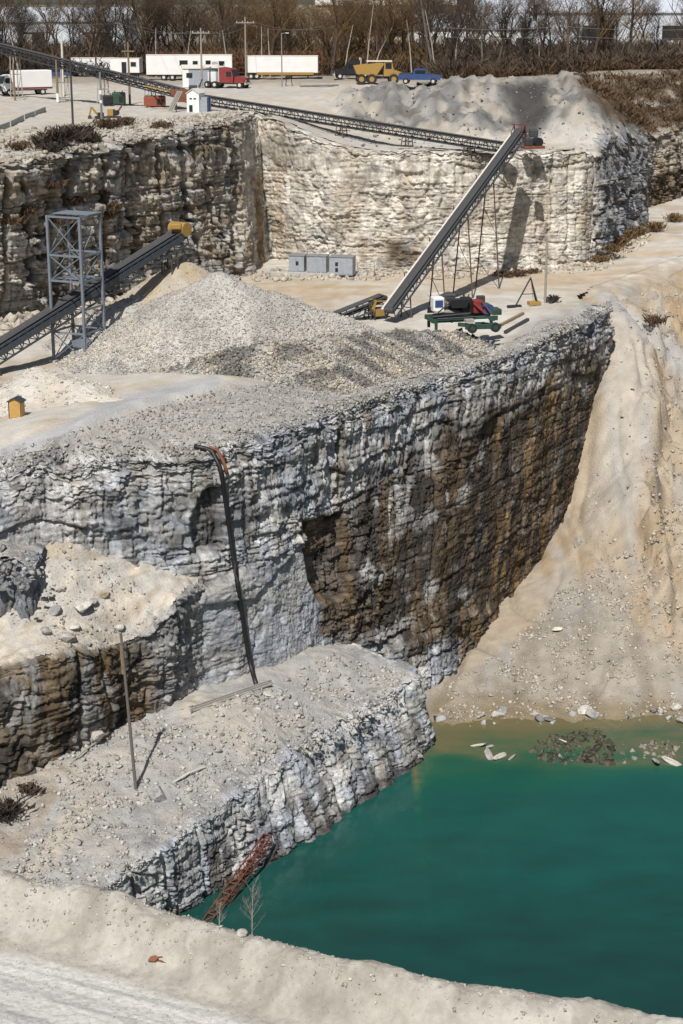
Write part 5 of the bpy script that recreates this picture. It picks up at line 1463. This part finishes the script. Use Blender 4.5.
# rusty lattice boom
a = cast(268, 838)[0]; a = a + (Vector() - a).normalized() * .5; c = Vector(at(205, 928, -52.3)); v_ = c - a
t = thing('lattice_boom', 'rusty red lattice boom leaning down the rock face into the pond', 'boom', a)
d_ = v_.normalized(); s_ = d_.cross(Vector((0, 0, 1))).normalized(); u_ = s_.cross(d_)
g = MB(); w_ = .27
for i in (-1, 1):
    for j in (-1, 1): g.beam(s_ * i * w_ + u_ * j * w_, v_ + s_ * i * w_ + u_ * j * w_, .07)
g.build('chords', RUSTRED, t); g = MB(); n_ = 9
for k in range(n_):
    f0, f1 = v_ * (k / n_), v_ * ((k + 1) / n_)
    for i in (-1, 1):
        g.beam(f0 + s_ * i * w_ - u_ * w_, f1 + s_ * i * w_ + u_ * w_, .045); g.beam(f0 + u_ * i * w_ - s_ * w_, f1 + u_ * i * w_ + s_ * w_, .045)
        g.beam(f0 + s_ * i * w_ - u_ * w_, f0 + s_ * i * w_ + u_ * w_, .045); g.beam(f0 + u_ * i * w_ - s_ * w_, f0 + u_ * i * w_ + s_ * w_, .045)
g.build('lacing', RUST, t)
# orange scrap by the road
q = cast(157, 961)[0]; t = thing('scrap_metal', 'crumpled rusty orange scrap lying at the foot of the front berm', 'scrap', q, -.3); t.scale = (.75, .75, .75)
MB().prism([(-.35, 0), (-.05, .02), (.05, .14), (-.1, .2), (-.3, .1)], -.1, .08).build('sheet', mat('orange_rust', (.28, .10, .045), .8, dirt=(.18, .09, .06)), t); MB().beam((-.05, 0, .05), (.42, -.06, .03), .07, .05).build('strip', RUST, t); MB().tube([(-.2, .05, .08), (.2, .1, .16)], .03, 6).build('pipe', RUST, t)
# ------------------------------------------------------------------ plants
BARK = [mat('bark_%s' % n, c, .9, scale=8) for n, c in (('grey', (.13, .11, .092)), ('brown', (.09, .062, .042)), ('dark', (.05, .040, .033)), ('pale', (.42, .38, .32)))]
TWIG = [mat('twigs_%s' % n, c, .9, scale=1.) for n, c in (('grey', (.088, .061, .041)), ('brown', (.10, .06, .031)), ('golden', (.14, .085, .036)), ('dark', (.04, .028, .021)))]


def tree_mesh(seed, H, spread, lean, levels=4, rt=.16, dense=1., tw=.03):
    rs = random.Random(seed); trunk = MB(); crown = MB()
    def rnd(s): return Vector((rs.gauss(0, s), rs.gauss(0, s), rs.gauss(0, s)))
    def limb(mb, p, d, L, r, lev):
        pts = [p]; rr = [r]; n = 4 if lev < 2 else 3
        for k in range(n):
            d = (d + rnd(.13) + Vector((0, 0, .06 if lev else .02))).normalized(); p = p + d * (L / n); pts.append(p); rr.append(r * (1 - .62 * (k + 1) / n))
        if lev < 3: mb.tube(pts, rr, (7, 5, 4)[lev], cap=False)
        else:
            for a, b in zip(pts[:-1], pts[1:]):
                o = rnd(1).normalized() * max(r, tw) * .7; n0 = len(mb.v); mb.v += [tuple(a - o), tuple(a + o), tuple(b)]; mb.f.append((n0, n0 + 1, n0 + 2))
        if lev < levels:
            nb = int(((7, 6, 6, 6)[lev]) * dense)
            for j in range(nb):
                f = rs.uniform(.35 if lev == 0 else .2, 1); i = min(int(f * n), n - 1); q = pts[i].lerp(pts[i + 1], f * n - i)
                a = rs.uniform(0, 6.28); side = Vector((math.cos(a), math.sin(a), rs.uniform(-.1, .5)))
                nd_ = (d * (.75 if lev == 0 else .6) + side * spread).normalized()
                limb(crown if lev >= 0 else mb, q, nd_, L * rs.uniform(.42, .62) * (1.15 - .5 * f if lev == 0 else 1), rr[i] * .55, lev + 1)
    limb(trunk, Vector((0, 0, -.3)), Vector((lean, 0, 1)).normalized(), H * .8, rt, 0)
    return trunk, crown


TREES = []
for k in range(8):
    tm, cm = tree_mesh(60 + k, (11, 13, 10, 14, 9, 12, 12.5, 10.5)[k], (.75, .6, .9, .55, .8, .7, .95, .65)[k], (.05, -.08, .1, 0, -.12, .06, .0, .12)[k], 4, (.2, .24, .17, .26, .14, .2, .28, .16)[k], 1.0, .024)
    r = thing('bare_tree', 'leafless tree standing in the wood behind the yard', 'tree', (0, 0, 0), 0, 'bare trees in the wood behind the yard')
    tm.build('trunk', BARK[(0, 1, 2, 0, 1, 2, 1, 0)[k]], r); cm.build('crown', TWIG[(0, 1, 3, 0, 2, 3, 2, 1)[k]], r)
    TREES.append([r, False])
rs = random.Random(5)


def put_tree(k, x, y, z, sc, label=None):
    r, used = TREES[k]
    if not used: r.location = (x, y, z); r.rotation_euler = (0, 0, rs.uniform(0, 6.28)); r.scale = (sc,) * 3; TREES[k][1] = True
    else: r = dup(r, (x, y, z), rs.uniform(0, 6.28), None, sc)
    if label: r['label'] = label
    return r


for i in range(250):
    v = rs.random(); D = 306 + 60 * v ** 1.3; px = rs.uniform(-40, 723)
    if px > 430: D -= 12
    thin = px > 480 or 10 < px < 140
    if thin and rs.random() < .12: continue
    p = at_d(px, 80, D); z = -12.5 + max(0, (D - 310)) * .015
    gold = 180 < px < 420
    k = rs.choice((1, 4, 6, 7, 4, 0) if gold else (0, 2, 3, 5, 7, 2, 5, 1))
    put_tree(k, p[0], D, z, rs.uniform(.65, 1.05) if thin and rs.random() < .6 else rs.uniform(.9, 1.4))
for (px, D, k, sc, lab) in ((590, 296, 6, 1.35, 'large spreading dark tree rising clear of the others on the right'), (332, 300, 6, 1.3, 'broad golden brown tree rising behind the box trailer'), (497, 300, 3, 1.1, 'tall forked tree right of the spoil heap top'), (625, 300, 6, 1.3, 'wide bare tree near the right end of the wood')):
    p = at_d(px, 80, D); put_tree(k, p[0], D, -12.4, sc, lab)
# pale bare stems
k0 = None
for (x, yb, yt, dx) in ((366, 62, 5, 1.2), (371, 62, 28, 3.5), (412, 74, 20, -1.0), (436, 75, 10, -2.), (186, 52, 30, 1), (344, 60, 25, 1.5), (270, 55, 25, -.3), (20, 60, 15, -2.2), (262, 55, 26, 0), (156, 52, 28, .2), (454, 74, 30, .6), (520, 74, 35, 1.1), (540, 74, 20, -.8), (228, 52, 30, -.8)):
    D = 297; p = Vector((*at_d(x, 75, D)[:2], -12.5)); h = ztop(x, yt, D) + 12.5
    t = thing('bare_sapling', 'thin pale leafless stem at the front of the wood', 'sapling', p, 0, 'pale stems at the front of the wood')
    MB().tube([(0, 0, -.2), (dx * .4, 0, h * .5), (dx, 0, h)], [.13, .09, .04], 6).build('trunk', BARK[3], t)
    cm = MB(); rr = random.Random(int(x))
    for j in range(14):
        f = rr.uniform(.45, 1); b = Vector((dx * f, 0, h * f)); e = b + Vector((rr.uniform(-1, 1), rr.uniform(-.8, .8), rr.uniform(.6, 1.6))); cm.tube([b, e], [.035, .012], 3)
    cm.build('crown', TWIG[0], t)


def brush_arrays(P, H, seed, n_each, spread=.9, w=.03):
    """upright tangles of thin twigs rooted at P"""
    r = np.random.RandomState(seed); n = len(P); B = np.repeat(P, n_each, 0); h = np.repeat(H, n_each) * r.uniform(.35, 1.1, n * n_each)
    B = B + np.stack([r.normal(0, spread * .5, len(B)), r.normal(0, spread * .5, len(B)), np.zeros(len(B))], 1)
    st = r.uniform(0, .55, len(B)) * h; B[:, 2] += st
    d = np.stack([r.normal(0, .7, len(B)), r.normal(0, .7, len(B)), np.ones(len(B))], 1) * (h - st)[:, None] * .8
    a = r.uniform(0, 6.28, len(B)); o = np.stack([np.cos(a), np.sin(a), np.zeros(len(B))], 1) * w
    V = np.stack([B - o, B + o, B + d * .6 + o * .6 + r.normal(0, .1, (len(B), 3)), B + d], 1).reshape(-1, 3)
    i = np.arange(len(B))[:, None] * 4
    return V, np.concatenate([i + np.array([[0, 1, 2, 3]])])


rsn = np.random.RandomState(77)
for k, (n, D0, D1, hh, m_, px0, px1) in enumerate(((1500, 318, 372, 6.0, TWIG[0], -60, 740), (1300, 304, 340, 4.2, TWIG[1], -60, 740), (900, 300, 330, 3.6, TWIG[3], -60, 740), (500, 300, 345, 5.5, TWIG[2], 190, 430), (800, 286, 300, 3.2, TWIG[0], 430, 740), (500, 284, 300, 2.4, TWIG[1], 430, 740))):
    D = rsn.uniform(D0, D1, n); X = (rsn.uniform(px0, px1, n) - 341.5) / FPX * D
    P = np.stack([X, D, np.where(D < 300, z_up0(X, D), -12.5)], 1)
    V, F = brush_arrays(P, np.full(n, hh * .85) * rsn.uniform(.6, 1.25, n), 80 + k, 44, 1.7, .021)
    struct(link_mesh('undergrowth', V, F, m_), 'stuff')
# brush on the eastern slope
n = 420; px = rsn.uniform(560, 720, n * 4); D = rsn.uniform(222, 282, n * 4); X = (px - 341.5) / FPX * D; Z = z_up0(X, D); qx, qy = proj(X, D, Z)
kk = (polysd(qx, qy, [(556, 78), (720, 74), (720, 125), (690, 122), (640, 138), (600, 105)]) > 0)
P = np.stack([X, D, Z], 1)[kk][:n]
V, F = brush_arrays(P, rsn.uniform(.6, 1.9, len(P)), 90, 22, .9, .022); struct(link_mesh('undergrowth', V, F, TWIG[1]), 'stuff')
n = 260; i = rsn.choice(len(P), min(n, len(P)), False); V, F = brush_arrays(P[i] + rsn.normal(0, .4, (len(i), 3)) * (1, 1, 0), rsn.uniform(.4, 1.2, len(i)), 91, 16, .9, .03); struct(link_mesh('undergrowth', V, F, TWIG[2]), 'stuff')


def shrub(px, py, h, w, label, group, m_=1, seed=1, n=90, tw=.022):
    h *= .75; w *= .75
    p = cast(px, py)[0]; r = np.random.RandomState(seed)
    V, F = brush_arrays(np.tile([[0, 0, 0.]], (6, 1)) + r.normal(0, w * .3, (6, 3)) * (1, 1, 0), np.full(6, h), seed, n // 2, w * .8, tw * .5)
    o = link_mesh('dry_shrub', V, F, TWIG[m_]); o.location = p; return tag(o, label, 'shrub', group)


for k, (x, y, h, w) in enumerate(((46, 147, 1.9, 1.6), (58, 144, 2.2, 1.9), (70, 141, 2.4, 2.0), (80, 140, 2.1, 1.7), (88, 142, 1.5, 1.3), (52, 152, 1.3, 1.4))):
    shrub(x, y, h, w, 'dark dry shrub on the rim of the rock wall near the left end', 'dry shrubs on the rim of the left wall', 3 if k % 2 else 0, 100 + k, 170)
for k, (x, y, h, w) in enumerate(((104, 128, 1.4, 1.3), (112, 127, 1.2, 1.2), (128, 124, 1.1, 1.2), (165, 128, 1.0, 1.3), (18, 150, 1.2, 1.2))):
    shrub(x, y, h, w, 'small brown dry shrub on the near edge of the yard', 'dry shrubs on the yard edge', 1, 120 + k, 100)
for k, (x, y) in enumerate(((75, 205), (100, 195), (105, 220), (30, 215), (15, 225), (62, 225), (50, 190), (110, 210))):
    shrub(x, y, 1.4, 1.2, 'brown dry shrub growing out of the left rock wall', 'dry shrubs on the left rock wall', 1, 140 + k, 110)
for k, (x, y, h) in enumerate(((622, 246, 2.0), (630, 240, 1.8), (612, 253, 1.5), (655, 232, 2.), (640, 236, 1.7), (672, 222, 1.8), (600, 262, 1.2))):
    shrub(x, y, h, 1.5, 'ochre dry shrub at the foot of the shaded right wall', 'dry shrubs at the foot of the right wall', 2, 160 + k, 100)
for k, (x, y, h) in enumerate(((504, 277, .9), (512, 276, .8), (520, 274, .8), (530, 273, .7))):
    shrub(x, y, h, 1.3, 'low weedy shrub at the foot of the back wall behind the grey pole', 'low shrubs at the foot of the back wall', 1, 170 + k, 90)
shrub(655, 325, 1.6, 1.2, 'dry shrub leaning out of the tan excavated slope', None, 1, 181, 60)
shrub(4, 818, 1.4, 1.3, 'dark dry shrub at the far left of the low bench', None, 3, 182, 160)
shrub(30, 792, .7, .9, 'small grey dry shrub left of the worn patch on the low bench', None, 0, 183, 90)
shrub(553, 303, 1.1, .8, 'small dead shrub beside the slim grey pole', None, 3, 184, 40)


def sapling(px, py, pyt, label, seed, dens):
    p, nr = cast(px, py); h = ztop(px, pyt, p.y) - p.z; t = thing('bare_sapling', label, 'sapling', p - Vector((0, 0, .05)))
    MB().tube([(0, 0, 0), (.02, 0, h * .5), (.06, 0, h)], [.014, .009, .003], 6).build('trunk', BARK[3], t); c = MB(); r = random.Random(seed)
    for j in range(dens):
        f = r.uniform(.12, .95); b = Vector((.06 * f, 0, h * f)); L = h * .22 * (1.15 - f * .7); a = r.uniform(0, 6.28); e = b + Vector((math.cos(a) * L, math.sin(a) * L, L * 1.25)); c.tube([b, (b + e) / 2 + Vector((0, 0, -.02)), e], [.005, .004, .002], 4)
        for q in range(3):
            g = r.uniform(.3, .9); b2 = b.lerp(e, g); e2 = b2 + Vector((r.uniform(-.15, .15), r.uniform(-.15, .15), r.uniform(.08, .22))); c.tube([b2, e2], [.003, .0015], 3)
    c.build('crown', mat('sapling_twigs', (.24, .20, .165), .9), t)


sapling(252, 938, 880, 'leafless sapling with feathery twigs on the front berm against the pond', 3, 26)
sapling(219, 930, 902, 'shorter bushy leafless sapling left of the feathery one on the berm', 4, 18)

# ------------------------------------------------------------------ buildings far behind the wood
P_TAN = mat('tan_cladding', (.46, .37, .26), .7, scale=.3); P_PALE = mat('pale_blue_cladding', (.58, .62, .68), .6, scale=.2)


def shed_far(label, px, pyb, D, L, dep, h, wall, roof, nwin):
    p = at_d(px, pyb, D); t = thing('warehouse', label, 'warehouse', (p[0], D, -12.9), 0)
    MB().box((0, 0, h / 2), (L, dep, h)).build('wall', wall, t)
    MB().prism([(-dep / 2 - .5, h), (0, h + 3.2), (dep / 2 + .5, h), (dep / 2 + .5, h + .3), (0, h + 3.6), (-dep / 2 - .5, h + .3)], -L / 2 - .4, L / 2 + .4, 'x').build('roof', roof, t)
    for k in range(nwin): MB().box(((k + .5) / nwin * L - L / 2, -dep / 2 - .05, h * .45), (L / nwin * .4, .12, h * .4)).build('window', GLASS, t)
    for k in (-.3, .2): MB().box((L * k, -dep / 2 - .06, 2.2), (4, .14, 4.4)).build('door', DUSTST, t)


shed_far('far tan warehouse seen through the trees near the top middle', 385, 40, 520, 40, 26, 11.5, P_TAN, P_CREAM, 6)
shed_far('far long white warehouse seen through the trees on the right', 590, 40, 500, 66, 30, 9.5, P_PALE, P_PALE, 3)
shed_far('far pale blue shed seen through the trees on the left', 70, 40, 470, 34, 20, 7.5, P_PALE, P_PALE, 2)
shed_far('far low white building between the tan and the long white warehouses', 470, 40, 450, 30, 20, 6, P_WHITE, P_PALE, 5)
# ------------------------------------------------------------------ light
SUN_EL, SUN_AZ = math.radians(53), math.radians(194)      # azimuth: the sun stands behind and left of the survey point
sd = Vector((math.sin(SUN_AZ) * math.cos(SUN_EL), math.cos(SUN_AZ) * math.cos(SUN_EL), math.sin(SUN_EL)))
sl = bpy.data.lights.new('sun', 'SUN'); sl.energy = 4.6; sl.angle = math.radians(.53); sl.color = (1., .965, .91)
so = bpy.data.objects.new('sun', sl); COL.objects.link(so); so.rotation_euler = sd.to_track_quat('Z', 'Y').to_euler()
so.location = (0, 0, 60)
w = bpy.data.worlds.new('World'); scene.world = w; w.use_nodes = True
nt = w.node_tree; bg = nt.nodes['Background']
sk = nt.nodes.new('ShaderNodeTexSky'); sk.sky_type = 'NISHITA'; sk.sun_disc = False
sk.sun_elevation = SUN_EL; sk.sun_rotation = SUN_AZ; sk.air_density = 1.2; sk.dust_density = 1.5
nt.links.new(sk.outputs[0], bg.inputs[0]); bg.inputs[1].default_value = .052
vs = scene.view_settings
vs.view_transform = 'Standard'; vs.look = 'None'; vs.exposure = 0.17; vs.gamma = 1.0; vs.use_curve_mapping = False
